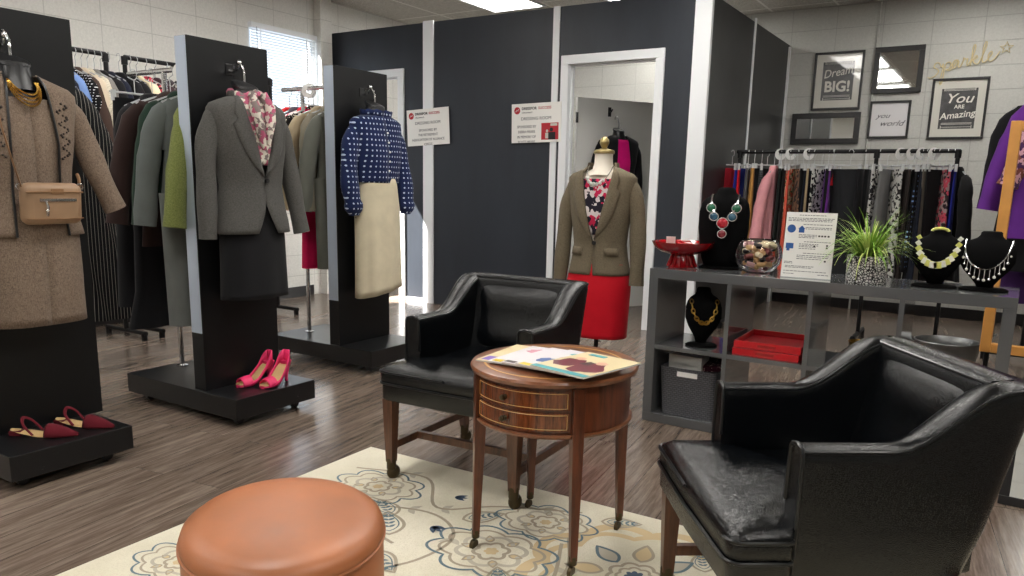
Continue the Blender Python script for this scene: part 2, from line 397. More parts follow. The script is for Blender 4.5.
# ceiling lights
troff = emit('lit_diffuser', (1, .965, .91), 15)
k = 0
spots = [(-4.33, 6.27), (-4.33, 3.6), (-4.33, 1.2), (-1.9, 4.6), (-1.9, 3.05), (-1.9, 1.22), (-3.1, 7.35), (-.3, 6.9), (.55, 3.6), (.55, 1.2), (-4.33, -1.2), (-1.9, -1.2), (.55, -1.2)]  # unseen ones over the open door and near the back wall are added fill
lab = {0: 'lit rectangular ceiling light above the dressing rooms at the top of the photo'}
for i, (x, y) in enumerate(spots):
    t = thing('ceiling_light', lab.get(i, 'recessed fluorescent ceiling light outside the view, from a set partly added as fill'), 'ceiling light', (x, y, H), 0, 'recessed ceiling lights' if i else None)
    m = MB(); a, b = .305, .61
    m.box(-a, a, -b, -b+.03, -.012, -.001).box(-a, a, b-.03, b, -.012, -.001).box(-a, -a+.03, -b+.03, b-.03, -.012, -.001).box(a-.03, a, -b+.03, b-.03, -.012, -.001)
    m.build('frame', M['trim'], t, smooth=False)
    MB().box(-a+.03, a-.03, -b+.03, b-.03, -.006, -.001).build('diffuser', troff, t, smooth=False)

# daylight
sun = bpy.data.lights.new('sun', 'SUN'); sun.energy = 60; sun.angle = R(.6); sun.color = (1, .96, .9)
so = bpy.data.objects.new('sun', sun); col.objects.link(so); so.rotation_euler = Vector((1, .72, -1.36)).to_track_quat('-Z', 'Y').to_euler()
wd = bpy.data.worlds.new('world'); sc.world = wd; wd.use_nodes = True
bg = wd.node_tree.nodes['Background']; bg.inputs[0].default_value = (.72, .85, 1, 1); bg.inputs[1].default_value = 3
pl = bpy.data.lights.new('window_portal', 'AREA'); pl.shape = 'RECTANGLE'; pl.size = WZ1-WZ0; pl.size_y = WY1-WY0; pl.cycles.is_portal = True
po = bpy.data.objects.new('window_portal', pl); col.objects.link(po); po.location = (XL-.07, (WY0+WY1)/2, (WZ0+WZ1)/2); po.rotation_euler = (0, R(-90), 0)
# ------------------------------------------------------------------ display stands (black panel on a rolling base)
def display_stand(label, px, y0, y1, top, bx0, bx1, by0, by1, bar, post):
    t = thing('display_stand', label, 'display stand', ((bx0+bx1)/2, (by0+by1)/2, 0), 0, None)
    ox, oy = t.location.x, t.location.y
    MB().box(bx0-ox, bx1-ox, by0-oy, by1-oy, .045, .142).build('base', M['blackp'], t, smooth=False, bevel=.003)
    MB().box(px-.085-ox, px-ox, y0-oy, y1-oy, .142, top).build('panel', M['panel'], t, smooth=False, bevel=.0015)
    MB().box(px-.08-ox, px-.005-ox, y0-.003-oy, y0-.0005-oy, .42, top-.002).build('edge_strip', M['silver'], t, smooth=False)
    for x in (bx0+.08, bx1-.08):
        for y in (by0+.07, by1-.07):
            MB().tube([(x-ox-.012, y-oy, .022), (x-ox+.012, y-oy, .022)], .022, 14).box(x-ox-.02, x-ox+.02, y-oy-.02, y-oy+.02, .036, .046).build('caster', M['black'], t)
    px_, py_ = post
    MB().tube([(px_-ox, py_-oy, .142), (px_-ox, py_-oy, bar[2])], .013, 14).lathe([(.001, 0), (.03, 0), (.03, .006), (.014, .012)], 16, (px_-ox, py_-oy, .142)).build('post', M['chrome'], t)
    MB().tube([(bar[0]-ox, py_-oy, bar[2]), (bar[1]-ox, py_-oy, bar[2])], .013, 12).build('hang_bar', M['chrome'], t)
    return t
display_stand('black display stand holding the brown tweed dress suit at far left', -3.19, 1.25, 1.757, 1.735, -3.87, -2.905, 1.25, 1.715, (-3.85, -3.27, 1.66), (-3.65, 1.5))
display_stand('black display stand holding the grey blazer with pink heels on its base', -3.11, 2.214, 2.655, 1.75, -3.73, -2.87, 2.195, 2.675, (-3.95, -3.19, 1.66), (-3.65, 2.46))
display_stand('black display stand holding the blue blouse and cream skirt', -3.36, 3.345, 3.8, 1.79, -3.98, -3.09, 3.33, 3.82, (-4.02, -3.44, 1.70), (-3.84, 3.545))

def pipe_rack(label, pts_top, z, feet, name='clothes_rack', mt=None, r=.016, group=None):
    mt = mt or M['iron']
    (xa, ya), (xb, yb) = pts_top
    t = thing(name, label, 'clothes rack', ((xa+xb)/2, (ya+yb)/2, 0), 0, group)
    ox, oy = t.location.x, t.location.y
    MB().tube([(xa-ox, ya-oy, z), (xb-ox, yb-oy, z)], r, 12).build('hang_bar', mt, t)
    d = Vector((xb-xa, yb-ya, 0)).normalized(); n_ = Vector((-d.y, d.x, 0))
    for x, y in feet:
        a = Vector((x-ox, y-oy, 0))
        m = MB().tube([a+Vector((0,0,.05)), a+Vector((0,0,z))], r*.95, 12)
        m.tube([a+Vector((0,0,z-.05)), a+Vector((0,0,z+.005))], r*1.35, 12)
        m.build('upright', mt, t)
        MB().tube([a+n_*.24+Vector((0,0,.05)), a-n_*.24+Vector((0,0,.05))], r, 10).tube([a+n_*.22+Vector((0,0,0.001)), a+n_*.22+Vector((0,0,.05))], r*1.3, 10).tube([a-n_*.22+Vector((0,0,.001)), a-n_*.22+Vector((0,0,.05))], r*1.3, 10).build('foot', mt, t)
    return t
LX = -5.25
rk = pipe_rack('black iron pipe clothes rack against the left wall, ending beside the tweed suit stand', ((LX, 1.6), (LX, 3.11)), 1.94, [(LX, 1.65), (LX, 3.11)])
MB().tube([(0, 2.22-2.355, 1.94), (0, 2.22-2.355, 1.798), (.8, 2.22-2.355, 1.798)], .013, 10).build('faceout_arm', M['iron'], rk)
pipe_rack('black iron pipe clothes rack against the left wall, starting above the brown velvet coat', ((LX, 3.245), (LX, 4.5)), 1.94, [(LX, 3.245), (LX, 4.5)])
BY = 6.45
pipe_rack('long black pipe clothes rack full of trousers and skirts before the back wall', ((-1.925, BY), (-.33, BY)), 1.436, [(-1.9, BY), (-.875, BY), (-.345, BY)])
FX = .2
pipe_rack('black clothes rack with purple clothes behind the golden wooden frame', ((FX, 4.95), (FX, 6.3)), 1.80, [(FX, 4.98), (FX, 6.28)])

# ------------------------------------------------------------------ hanging clothes
hm = MB()
hm.tube([(.0, 0, -.13), (0, 0, -.07), (-.004, 0, -.045), (.018, 0, -.03), (.02, 0, -.008), (.008, 0, .012), (-.012, 0, .01), (-.02, 0, -.004)], .0025, 6)
hm.tube([(-.2, 0, -.185), (-.1, 0, -.15), (0, 0, -.125), (.1, 0, -.15), (.2, 0, -.185)], .006, 6)
hm.tube([(-.2, 0, -.185), (.2, 0, -.185)], .004, 6)
cm_ = MB()
cm_.tube([(0, 0, -.105), (0, 0, -.04), (.016, 0, -.03), (.018, 0, -.006), (.006, 0, .012), (-.012, 0, .01), (-.019, 0, -.004)], .0028, 6)
cm_.tube([(-.15, 0, -.108), (.15, 0, -.108)], .0055, 6)
for s in (-.13, .13): cm_.box(s-.011, s+.011, -.009, .009, -.15, -.098)
hang0 = None; clip0 = None
def hanger(loc, rz, what, wide=1., clip=False):
    global hang0, clip0
    if clip:
        if clip0 is None: clip0 = cm_.build('clip_hanger', M['cleargrey']); o = clip0
        else: o = clip0.copy(); col.objects.link(o)
        o.location = loc; o.rotation_euler = (0, 0, rz); o.scale = (wide, 1, 1)
        o['label'] = 'clip hanger holding ' + what; o['category'] = 'hanger'; o['group'] = 'clear plastic clip hangers'
        return o
    if hang0 is None: hang0 = hm.build('clothes_hanger', M['clear']); o = hang0
    else: o = hang0.copy(); col.objects.link(o)
    o.location = loc; o.rotation_euler = (0, 0, rz); o.scale = (wide, 1, 1)
    o['label'] = 'clear plastic hanger holding ' + what; o['category'] = 'hanger'; o['group'] = 'clear plastic clothes hangers'
    return o

def ringpts(hw, th, z, n, ph, amp, cx=0, cy=0, p=2.6):
    out = []
    for k in range(n):
        a = 2*pi*k/n; c_, s_ = cos(a), sin(a)
        x = hw*math.copysign(abs(c_)**(2/p), c_); y = th*math.copysign(abs(s_)**(2/p), s_)
        y += amp*(sin(x/hw*7+ph)+.6*sin(x/hw*13+ph*2.3))*(.4+.6*abs(s_)); x += amp*.5*sin(ph*3+k*.0)
        out.append((cx+x, cy+y, z))
    return out
def garment(name, cat, style, w_, L, th, mt, loc, rz, label, group, seed=0, lean=0, hang=True, hl=None):
    """mesh origin at the hook over the bar; width along x, thickness along y, down -z"""
    q = random.Random(seed); ph = q.uniform(0, 6); n = 30; m = MB()
    if style in ('jacket', 'coat', 'top', 'dress'):
        secs = [(.112, .035, .7), (.125, .06, .8), (.15, .45*w_, .9), (.185, .86*w_, 1), (.23, .95*w_, 1.1), (.4, .9*w_, 1.1), (.62*L, .86*w_, 1), (.85*L, .95*w_, 1.05), (L, 1.02*w_ if style != 'dress' else 1.25*w_, 1.1)]
        rings = []
        for z, hw, t_ in secs:
            k = min(1, max(0, (z-.2)/.4)); rings.append(ringpts(hw, th*t_*.5, -z, n, ph, .008*k+.002, cx=lean*z*.3))
        m.loft(rings)
        if style != 'dress' or q.random() < .5:
            sl = .55 if style != 'top' else .42
            for s in (-1, 1):
                a = q.uniform(.03, .10); yo = q.choice((-1, 1))*th*.42
                pts = [(s*w_*.66, 0, -.185), (s*(w_*.88), yo*.3, -.235), (s*(w_+.012), yo*.8, -.34), (s*(w_+a*.6), yo*1.1, -.5), (s*(w_+a), yo*1.3, -.2-sl)]
                pts = [(px0+lean*abs(pz0)*.3, py0, pz0) for px0, py0, pz0 in pts]
                m.tube(smooth_pts(pts, 3), [.026+.026*min(1, i/4)+.003*sin(i*2.3+ph) for i in range(13)], 12, flat=.85, up=(0, 1, 0))
                # flatten sleeve across thickness
    elif style == 'skirt':
        rings = []
        for i in range(7):
            k = i/6; rings.append(ringpts(w_*(.82+.3*k), th*(.3+.35*k), -(.135+(L-.135)*k), n, ph, .003+.010*k, cx=lean*k*.2))
        m.loft(rings)
    else:  # trousers folded flat, hung from clips
        rings = []
        for i in range(8):
            k = i/7; rings.append(ringpts(w_*(.95-.18*k), th*(.3+.22*k), -(.135+(L-.135)*k), n, ph, .002+.008*k, cx=lean*k*.25, p=3))
        m.loft(rings)
    o = m.build(name, mt, None, loc, (0, 0, rz), angle=70)
    tag(o, label, cat, group)
    if hang: hanger(loc, rz, hl or label.split(',')[0].lower(), w_/.22 if style not in ('trousers', 'skirt') else w_/.16, style in ('trousers', 'skirt'))
    return o

C = {}
def F(key, *a, **k):
    if key not in C: C[key] = fabric('fabric_'+key, *a, **k)
    return C[key]
blk = F('black', (24,24,27)); nvy = F('navy', (26,30,46)); dkg = F('charcoal', (56,57,61))
# left wall rack, first section: seen between the tweed suit and the velvet coat
G1 = 'clothes on the left wall racks'
rows = [
 (2.74, 'jacket', 'navy_pinstripe', lambda: F('navystripe', (30,34,48), 'stripe', (120,125,140), 1.6), .75, 'navy fine striped jacket next to the pale blue shirt', 'jacket'),
 (2.80, 'top', 'shirt', lambda: F('paleblue', (120,150,205)), .74, 'pale blue shirt hanging between navy striped jacket and dotted blouse', 'shirt'),
 (2.86, 'top', 'blouse', lambda: F('bwdots', (20,20,22), 'dots', (225,225,225), 1.6), .72, 'black blouse with white dots next to the pale blue shirt', 'blouse'),
 (2.905, 'jacket', 'jacket', lambda: F('dkbrown', (72,56,50)), .76, 'dark brown jacket between dotted blouse and beige jacket', 'jacket'),
 (2.945, 'jacket', 'jacket', lambda: F('beige', (205,190,168)), .80, 'plain beige jacket beside the cream checked one', 'jacket'),
 (2.985, 'jacket', 'jacket', lambda: F('creamcheck', (214,206,188), 'plaid', (170,160,140), 3), .82, 'cream checked jacket hanging against the plain beige jacket', 'jacket'),
 (3.03, 'jacket', 'jacket', lambda: F('midgrey', (125,122,118)), .78, 'mid grey jacket right of the cream checked jacket', 'jacket'),
 (3.075, 'jacket', 'jacket', lambda: blk, .8, 'black jacket last on the first left wall rack', 'jacket'),
 (3.13, 'jacket', 'jacket', lambda: nvy, .85, 'dark navy jacket at the elbow of the first pipe rack', 'jacket'),
 (3.33, 'top', 'blouse', lambda: F('cream', (222,210,180)), .7, 'cream blouse first on the second left wall rack', 'blouse'),
 (3.40, 'top', 'blouse', lambda: F('redbits', (60,34,38), 'floral', (190,60,80), 1.2, c3=(220,215,205)), .7, 'dark blouse with red and white print on the second rack', 'blouse'),
 (3.47, 'jacket', 'jacket', lambda: F('dkplum', (60,40,46)), .75, 'dark plum jacket behind the velvet coat shoulders', 'jacket'),
 (3.56, 'top', 'blouse', lambda: F('print2', (200,195,188), 'floral', (70,60,66), 1.4), .7, 'pale blouse with dark print behind the round size dividers', 'blouse'),
 (3.66, 'jacket', 'jacket', lambda: dkg, .8, 'charcoal jacket on the second rack behind the lime jacket', 'jacket')]
for i, (y, st, nm, mf, L, lb, ct) in enumerate(rows):
    garment(nm if nm != 'navy_pinstripe' else 'jacket', ct, st, .23, L, .05, mf(), (LX, y, 1.942), R(rnd.uniform(-5, 5)), lb, G1, seed=i, hl='the '+' '.join(lb.split()[:9]))
# long black garments lower down behind
for i, (x, y, L, lb) in enumerate([(LX+.02, 3.19, 1.62, 'long black coat reaching low between the two pipe racks'), (LX+.02, 3.27, 1.7, 'long black dress below the brown velvet coat')]):
    garment('coat' if i == 0 else 'dress', 'coat' if i == 0 else 'dress', 'coat' if i == 0 else 'dress', .2, L, .06, blk, (x, y, 1.942), R(6-9*i), lb, G1, seed=30+i, hl='the '+lb)
garment('pinstripe_suit', 'suit', 'coat', .2, 1.5, .1, F('pin', (22,22,25), 'stripe', (150,148,140), 1.25), (-4.5, 2.22, 1.80), R(80), 'long black and white pinstripe coat flaring out from behind the tweed suit stand', None, seed=51, lean=.8, hl='the long black and white pinstripe coat')

# clothes behind stand two (bar at z 1.66, y 2.46)
G2 = 'clothes hung on the back of the grey blazer stand'

zz, yy = 1.662, 2.45
garment('jacket', 'jacket', 'jacket', .2, .66, .06, F('lime', (108,116,62), 'tweed', (124,132,80)), (-3.245, yy, zz), R(94), 'lime green textured jacket tucked behind the grey blazer stand', G2, seed=2, hl='the lime green jacket')
garment('jacket', 'jacket', 'jacket', .215, .64, .11, F('coolgrey', (98,103,102)), (-3.37, yy-.02, zz), R(97), 'light cool grey jacket hanging next to the lime jacket', G2, seed=3, hl='the light cool grey jacket')
garment('trousers', 'trousers', 'trousers', .17, .76, .13, F('trougrey', (100,103,101)), (-3.30, yy-.13, 1.2), R(95), 'long light grey trousers hanging below the cool grey jacket', G2, seed=4, hang=False)
garment('jacket', 'jacket', 'jacket', .2, .62, .06, F('green', (30,50,40)), (-3.475, yy-.02, zz), R(93), 'dark green jacket between brown velvet and light grey jackets', G2, seed=5, hl='the dark green jacket')
garment('coat', 'coat', 'coat', .22, .86, .09, F('velvetbrown', (50,36,34)), (-3.56, yy-.02, zz), R(95), 'dark brown velvet coat at the left of the stand bar', G2, seed=6, hl='the dark brown velvet coat')
garment('dress', 'dress', 'dress', .17, 1.3, .09, blk, (-3.74, yy, zz), R(90), 'black dress hanging low behind the brown velvet coat', G2, seed=7, hl='the black dress behind the velvet coat')
garment('skirt', 'skirt', 'skirt', .14, 1.2, .1, blk, (-3.86, yy-.02, zz), R(88), 'long black skirt at the far end of the stand bar', G2, seed=8, hl='the long black skirt')

# clothes behind stand three (bar z 1.70, y 3.545)
G3 = 'clothes hung on the back of the blue blouse stand'
zz, yy = 1.702, 3.545
for i, (x, st, nm, mt, w_, L, th, lb) in enumerate([
 (-3.50, 'jacket', 'jacket', F('olivegrey', (100,101,94)), .2, .66, .09, 'grey green jacket nearest the blue blouse stand'),
 (-3.545, 'trousers', 'trousers', F('olivegrey', (100,101,94)), .15, 1.1, .1, 'grey green trousers hanging under the matching jacket'),
 (-3.60, 'jacket', 'jacket', F('taupe', (120,114,100)), .205, .72, .08, 'taupe jacket between grey green and tan jackets'),
 (-3.69, 'jacket', 'jacket', F('tanbeige', (168,152,126)), .2, .68, .06, 'tan jacket beside the leopard print blouse'),
 (-3.75, 'top', 'blouse', F('leopard', (190,180,165), 'leopard', (25,22,20), 1.6), .225, .72, .04, 'black and white leopard print blouse'),
 (-3.80, 'jacket', 'jacket', F('crimson', (190,30,50)), .19, .74, .05, 'crimson jacket between leopard blouse and purple grey jacket'),
 (-3.74, 'skirt', 'skirt', F('hotpink', (206,24,84)), .11, 1.12, .08, 'hot pink skirt hanging low behind the tan jacket'),
 (-3.88, 'jacket', 'jacket', F('purplegrey', (72,66,76)), .2, .7, .07, 'purple grey jacket near the window end of the bar'),
 (-3.96, 'jacket', 'jacket', F('redj', (200,36,40)), .2, .66, .06, 'red jacket last on the bar under the window')]):
    tr = nm == 'trousers'
    garment(nm, nm, st, w_, L-.42*tr, th, mt, (x+.03*tr, yy-.09*tr+rnd.uniform(-.01, .01), zz-.42*tr), R(90+rnd.uniform(-4, 5)), lb, G3, seed=60+i, hl='the '+lb, hang=not tr)

# back wall rack
GB = 'trousers and skirts on the back wall rack'
def bx(p): return -1.922+(p-738)*.00716
back = [(733, 'skirt', 'crimson2', (150,22,40), None, 'dark crimson skirt at the left end of the back rack', 1), (739, 'skirt', 'brred', (205,24,40), None, 'bright red skirt second on the back rack', 1),
 (745, 'skirt', 'royal', (28,42,140), None, 'royal blue skirt between red skirt and grey trousers', 1), (751, 'trousers', 'g1', (92,92,96), None, 'grey trousers between royal blue skirt and camel trousers', 1),
 (758, 'trousers', 'camel', (186,138,76), None, 'camel brown trousers on the back rack', 1.5), (766, 'skirt', 'pl1', (44,46,48), 'plaid', 'dark plaid skirt right of the camel trousers', 1.3),
 (772, 'trousers', 'bk1', (22,22,24), None, 'black trousers between plaid skirt and pink garment', 1), (780, 'coat', 'pink', (226,158,164), None, 'pale pink long jacket hanging highest on the back rack', 1.5),
 (787, 'trousers', 'bk2', (24,30,28), None, 'black green trousers right of the pale pink jacket', 1), (792, 'skirt', 'bk3', (28,22,22), None, 'black skirt left of the coral skirt', 1),
 (797, 'skirt', 'coral', (214,92,72), None, 'coral skirt on the back rack', .8), (801, 'skirt', 'crf', (220,200,170), 'floralr', 'cream skirt with coral flowers beside the coral skirt', .8),
 (805, 'skirt', 'dkf', (52,44,42), 'floral', 'dark flowered skirt left of the khaki trousers', .8), (811, 'trousers', 'khaki', (158,140,112), None, 'khaki trousers on the back rack', 1),
 (817, 'trousers', 'bk4', (20,20,22), None, 'black trousers right of the khaki pair', 1.2), (823, 'skirt', 'nv4', (22,26,38), None, 'navy skirt left of the black lace skirt', 1),
 (830, 'skirt', 'lace', (20,20,22), 'floralw', 'black skirt with small white print left of the purple skirt', 1.3), (837, 'skirt', 'purp', (92,40,120), None, 'deep purple skirt on the back rack', 1.3),
 (843, 'trousers', 'bk5', (22,22,24), None, 'black trousers right of the deep purple skirt', .9), (888, 'skirt', 'bwf', (24,24,26), 'floralw', 'black and white flowered skirt left of the plain grey skirt', 1.2),
 (895, 'skirt', 'g2', (112,112,112), None, 'plain grey skirt right of the centre upright', 1.6), (905, 'skirt', 'bwf2', (40,38,38), 'floralw', 'dark skirt with pale pattern right of the plain grey skirt', 1.5),
 (913, 'trousers', 'br6', (44,38,36), None, 'dark brown trousers between patterned and black skirts', 1), (920, 'skirt', 'bk7', (20,20,24), None, 'black skirt under the white size dividers', 1.3),
 (927, 'skirt', 'nv5', (24,28,40), None, 'navy black skirt in the right half of the rack', 1), (932, 'skirt', 'dt1', (20,20,24), 'dots', 'black skirt with blue dots left of the taupe trousers', 1),
 (938, 'trousers', 'tp1', (100,94,86), None, 'taupe trousers on the right half of the rack', .7), (943, 'trousers', 'bk8', (20,20,22), None, 'black trousers right of the taupe pair', 1),
 (949, 'skirt', 'pkf', (40,30,34), 'floralp', 'black skirt with pink and red flowers near the right end', 1.2), (955, 'skirt', 'rb2', (30,38,120), None, 'dark royal blue skirt near the right end', .9),
 (960, 'dress', 'bk9', (20,20,22), None, 'black dress last on the right end of the back rack', 1)]
for i, (p, st, key, c_, pat, lb, tk) in enumerate(back):
    if pat is None: mt = F(key, c_)
    elif pat == 'floralr': mt = F(key, c_, 'floral', (214,100,80), 1.5, c3=(90,110,70))
    elif pat == 'floralp': mt = F(key, c_, 'floral', (190,70,90), 1.5, c3=(150,130,130))
    elif pat == 'floralw': mt = F(key, c_, 'floral', (190,190,186), 1.7)
    elif pat == 'dots': mt = F(key, c_, 'dots', (110,140,190), .8)
    elif pat == 'plaid': mt = F(key, c_, 'plaid', (96,100,104), 2)
    else: mt = F(key, c_, pat, (120,90,70), 1.5)
    L = rnd.uniform(.95, 1.12) if st == 'trousers' else rnd.uniform(.85, 1.05)
    garment({'coat': 'jacket'}.get(st, st), {'coat': 'jacket'}.get(st, st), st, .16 if st != 'coat' else .12, L, .044*tk, mt, (bx(p), BY+rnd.uniform(-.01, .01), 1.438), R(90+(rnd.choice((-1, 1))*rnd.uniform(8, 30) if st != 'coat' else -4)), lb, GB, seed=100+i, lean=rnd.uniform(-.2, .2), hl='the '+lb)
garment('top', 'top', 'skirt', .05, .26, .05, F('redtop', (190,30,44)), (bx(842), BY-.02, 1.438), R(70), 'small red top beside the black trousers seen front on', GB, seed=140, hl='the small red top')
garment('trousers', 'trousers', 'trousers', .15, 1.0, .09, F('bkfront', (34,35,38)), (bx(860), BY-.03, 1.438), R(-8), 'wide black trousers hanging front on left of the centre upright', GB, seed=141, hl='the wide black trousers seen front on')
garment('trousers', 'trousers', 'trousers', .15, 1.0, .07, blk, (bx(874), BY, 1.438), R(82), 'black trousers tight against the centre upright', GB, seed=142, hl='the black trousers at the upright')

# purple clothes behind the golden frame
GR = 'clothes on the rack behind the golden frame'
garment('blouse', 'blouse', 'top', .15, .34, .1, F('purfl', (70,40,80), 'floral', (196,150,160), 2, c3=(120,70,60)), (FX+.02, 5.02, 1.802), R(4), 'purple floral blouse hanging above the golden wooden frame', GR, seed=150, hl='the purple floral blouse')
garment('jacket', 'jacket', 'jacket', .2, .9, .1, F('purple', (98,44,134)), (FX-.005, 5.12, 1.802), R(-3), 'bright purple jacket with long sleeve left of the golden frame', GR, seed=151, hl='the bright purple jacket')
garment('jacket', 'jacket', 'jacket', .23, .85, .08, F('greypl', (60,62,66), 'plaid', (120,122,126), 3), (FX+.1, 5.24, 1.802), R(2), 'grey plaid jacket behind the bright purple jacket', GR, seed=152, hl='the grey plaid jacket')
garment('jacket', 'jacket', 'coat', .25, 1.1, .09, blk, (FX-.02, 5.36, 1.802), R(0), 'black coat behind the purple and plaid jackets', GR, seed=153, hl='the black coat at the right')
garment('dress', 'dress', 'dress', .2, 1.3, .08, F('dkpurple', (62,34,84)), (FX, 5.5, 1.802), R(3), 'dark purple dress behind the black coat', GR, seed=154, hl='the dark purple dress')

# round size dividers
rm = MB(); n = 28
ro, ri, hh = .045, .016, .003
rings = [[(rr*cos(2*pi*k/n), yy_, rr*sin(2*pi*k/n)) for k in range(n)] for rr, yy_ in ((ri, -hh), (ro, -hh), (ro, hh), (ri, hh), (ri, -hh))]
rm.loft(rings, cap=False)
ring0 = None
def divider(loc, rz, lb):
    global ring0
    if ring0 is None: ring0 = rm.build('size_divider', M['ring']); o = ring0
    else: o = ring0.copy(); col.objects.link(o)
    o.location = loc; o.rotation_euler = (0, 0, rz); tag(o, lb, 'size divider', 'round white size dividers')
for p, lb in ((786, 'round white size divider above the black trousers beside the pink jacket'), (797, 'round white size divider above the coral skirt'), (816, 'round white size divider right of the khaki trousers'),
              (907, 'round white size divider above the pale patterned dark skirt'), (917, 'round white size divider above the black skirt'), (926, 'round white size divider above the navy black skirt'), (937, 'round white size divider above the taupe trousers')):
    divider((bx(p), BY, 1.436-.02), R(40), lb)
divider((-3.42, 2.46, 1.645), R(30), 'round white size divider above the light cool grey jacket')
divider((-3.50, 2.46, 1.645), R(42), 'round white size divider above the dark green jacket')
divider((-3.78, 3.545, 1.685), R(55), 'round white size divider under the window near the leopard blouse')
divider((-3.56, 3.545, 1.685), R(55), 'round white size divider above the grey green jacket')
# ------------------------------------------------------------------ wall art
def frame(name, label, cat, x0, x1, z0, z1, fw, fmat, depth=.022):
    t = thing(name, label, cat, ((x0+x1)/2, YB, (z0+z1)/2)); a, b = (x1-x0)/2, (z1-z0)/2
    m = MB(); m.box(-a, a, -depth, -.001, b-fw, b).box(-a, a, -depth, -.001, -b, -b+fw).box(-a, -a+fw, -depth, -.001, -b+fw, b-fw).box(a-fw, a, -depth, -.001, -b+fw, b-fw)
    m.build('frame', fmat, t, smooth=False, bevel=.002)
    return t, a-fw, b-fw
FR = (R(90), 0, 0)
t, a, b = frame('framed_print', 'black framed chalkboard print reading Dream BIG!', 'picture', -1.735, -1.294, 1.9, 2.432, .02, M['frame'])
MB().box(-a, a, -.008, -.002, -b, b).build('mount', M['mat'], t, smooth=False)
MB().box(-a+.06, a-.06, -.0095, -.008, -b+.07, b-.07).build('print', M['chalk'], t, smooth=False)
text('Dream', .105, (-.005, -.010, .078), (R(90), R(-9), 0), M['chalkw'], t, shear=.3, bold=.0005, sx=.88)
text('BIG!', .135, (.0, -.010, -.055), FR, M['chalkw'], t, bold=.004, sx=.95)
def orn(parent, w_, zs, yy=-.0098):
    m = MB()
    for z in zs: m.box(-w_, w_, yy, yy+.001, z, z+.003)
    for s in (-1, 1):
        for z in zs[:1]+zs[-1:]: m.box(s*w_-.002, s*w_+.002, yy, yy+.001, z-.012, z+.015)
    m.build('ornament_lines', M['chalkw'], parent, smooth=False)
orn(t, .12, [.165, .155, -.135, -.145, -.165])
t, a, b = frame('framed_print', 'black framed chalkboard print reading You are Amazing', 'picture', -.703, -.262, 1.615, 2.142, .02, M['frame'])
MB().box(-a, a, -.008, -.002, -b, b).build('mount', M['mat'], t, smooth=False)
MB().box(-a+.06, a-.06, -.0095, -.008, -b+.07, b-.07).build('print', M['chalk'], t, smooth=False)
text('You', .115, (0, -.010, .085), FR, M['chalkw'], t, shear=.3, bold=.001, sx=1.15)
text('ARE', .045, (.01, -.010, .015), FR, M['chalkw'], t, bold=.001)
text('Amazing', .08, (0, -.010, -.055), (R(90), R(-6), 0), M['chalkw'], t, shear=.2, bold=.001)
orn(t, .12, [.165, .155, -.125, -.135, -.16])
t, a, b = frame('framed_print', 'small black framed white print reading you world', 'picture', -1.205, -.858, 1.628, 1.966, .02, M['frame'])
MB().box(-a, a, -.008, -.002, -b, b).build('print', simple('white_print_paper', (222,220,222), .4), t, smooth=False)
text('you', .062, (-.055, -.0085, .035), FR, M['ink'], t, shear=.45, sx=1.2)
text('world', .07, (.02, -.0085, -.035), FR, M['ink'], t, shear=.45, sx=1.2)
t, a, b = frame('wall_mirror', 'upper rectangular wall mirror with thick black frame reflecting ceiling lights', 'mirror', -1.208, -.793, 2.033, 2.443, .045, M['frame'], .03)
MB().box(-a, a, -.012, -.002, -b, b).build('glass', M['mirror'], t, smooth=False)
t, a, b = frame('wall_mirror', 'long low wall mirror with wide black frame above the clothes rack', 'mirror', -1.9, -1.276, 1.583, 1.874, .05, M['frame'], .03)
MB().box(-a, a, -.012, -.002, -b, b).build('glass', M['mirror'], t, smooth=False)
# wire word sign
pts = {'s': [(.0,-.13),(.03,-.10),(.06,-.02),(.05,.03),(.02,.04),(.015,.0),(.05,-.04),(.03,-.09),(-.01,-.085)], }
word = [(-.03,-.02),(-.01,-.035),(.03,-.02),(.05,.01),(.035,.035),(.01,.055),(.02,.085),(.05,.08),(.07,.04),(.08,.07),(.082,.02),(.07,-.07),(.078,-.11),(.09,-.07),(.095,.02),(.105,.065),(.13,.07),(.142,.045),(.128,.012),(.105,.012),(.14,.0),(.175,.055),(.195,.07),(.168,.075),(.152,.045),(.16,.012),(.18,.02),(.2,.065),(.198,.02),(.212,.008),(.232,.05),(.236,.082),(.248,.065),(.266,.066),(.262,.03),(.272,.006),(.295,.06),(.315,.14),(.31,.172),(.298,.15),(.294,.05),(.292,-.005),(.298,.04),(.325,.075),(.338,.06),(.308,.038),(.335,.004),(.355,.015),(.382,.09),(.398,.158),(.388,.176),(.376,.13),(.376,.03),(.392,.004),(.42,.03),(.445,.065),(.436,.084),(.42,.065),(.42,.025),(.44,.002),(.47,.02),(.5,.07)]
ws = thing('wire_word_sign', 'thin gold wire sign reading sparkle with a star on the wall', 'sign', (-.72, YB-.012, 2.185))
sp2 = smooth_pts(word)
MB().tube([(x, -.004, z+x*.18) for x, z in sp2], .0048, 6).build('wire_word', M['goldwire'], ws)
st = [(.545+(.05 if k % 2 == 0 else .02)*sin(2*pi*k/10), -.004, .185+(.05 if k % 2 == 0 else .02)*cos(2*pi*k/10)) for k in range(10)]
MB().tube(st, .0048, 6, closed=True).build('wire_star', M['goldwire'], ws)

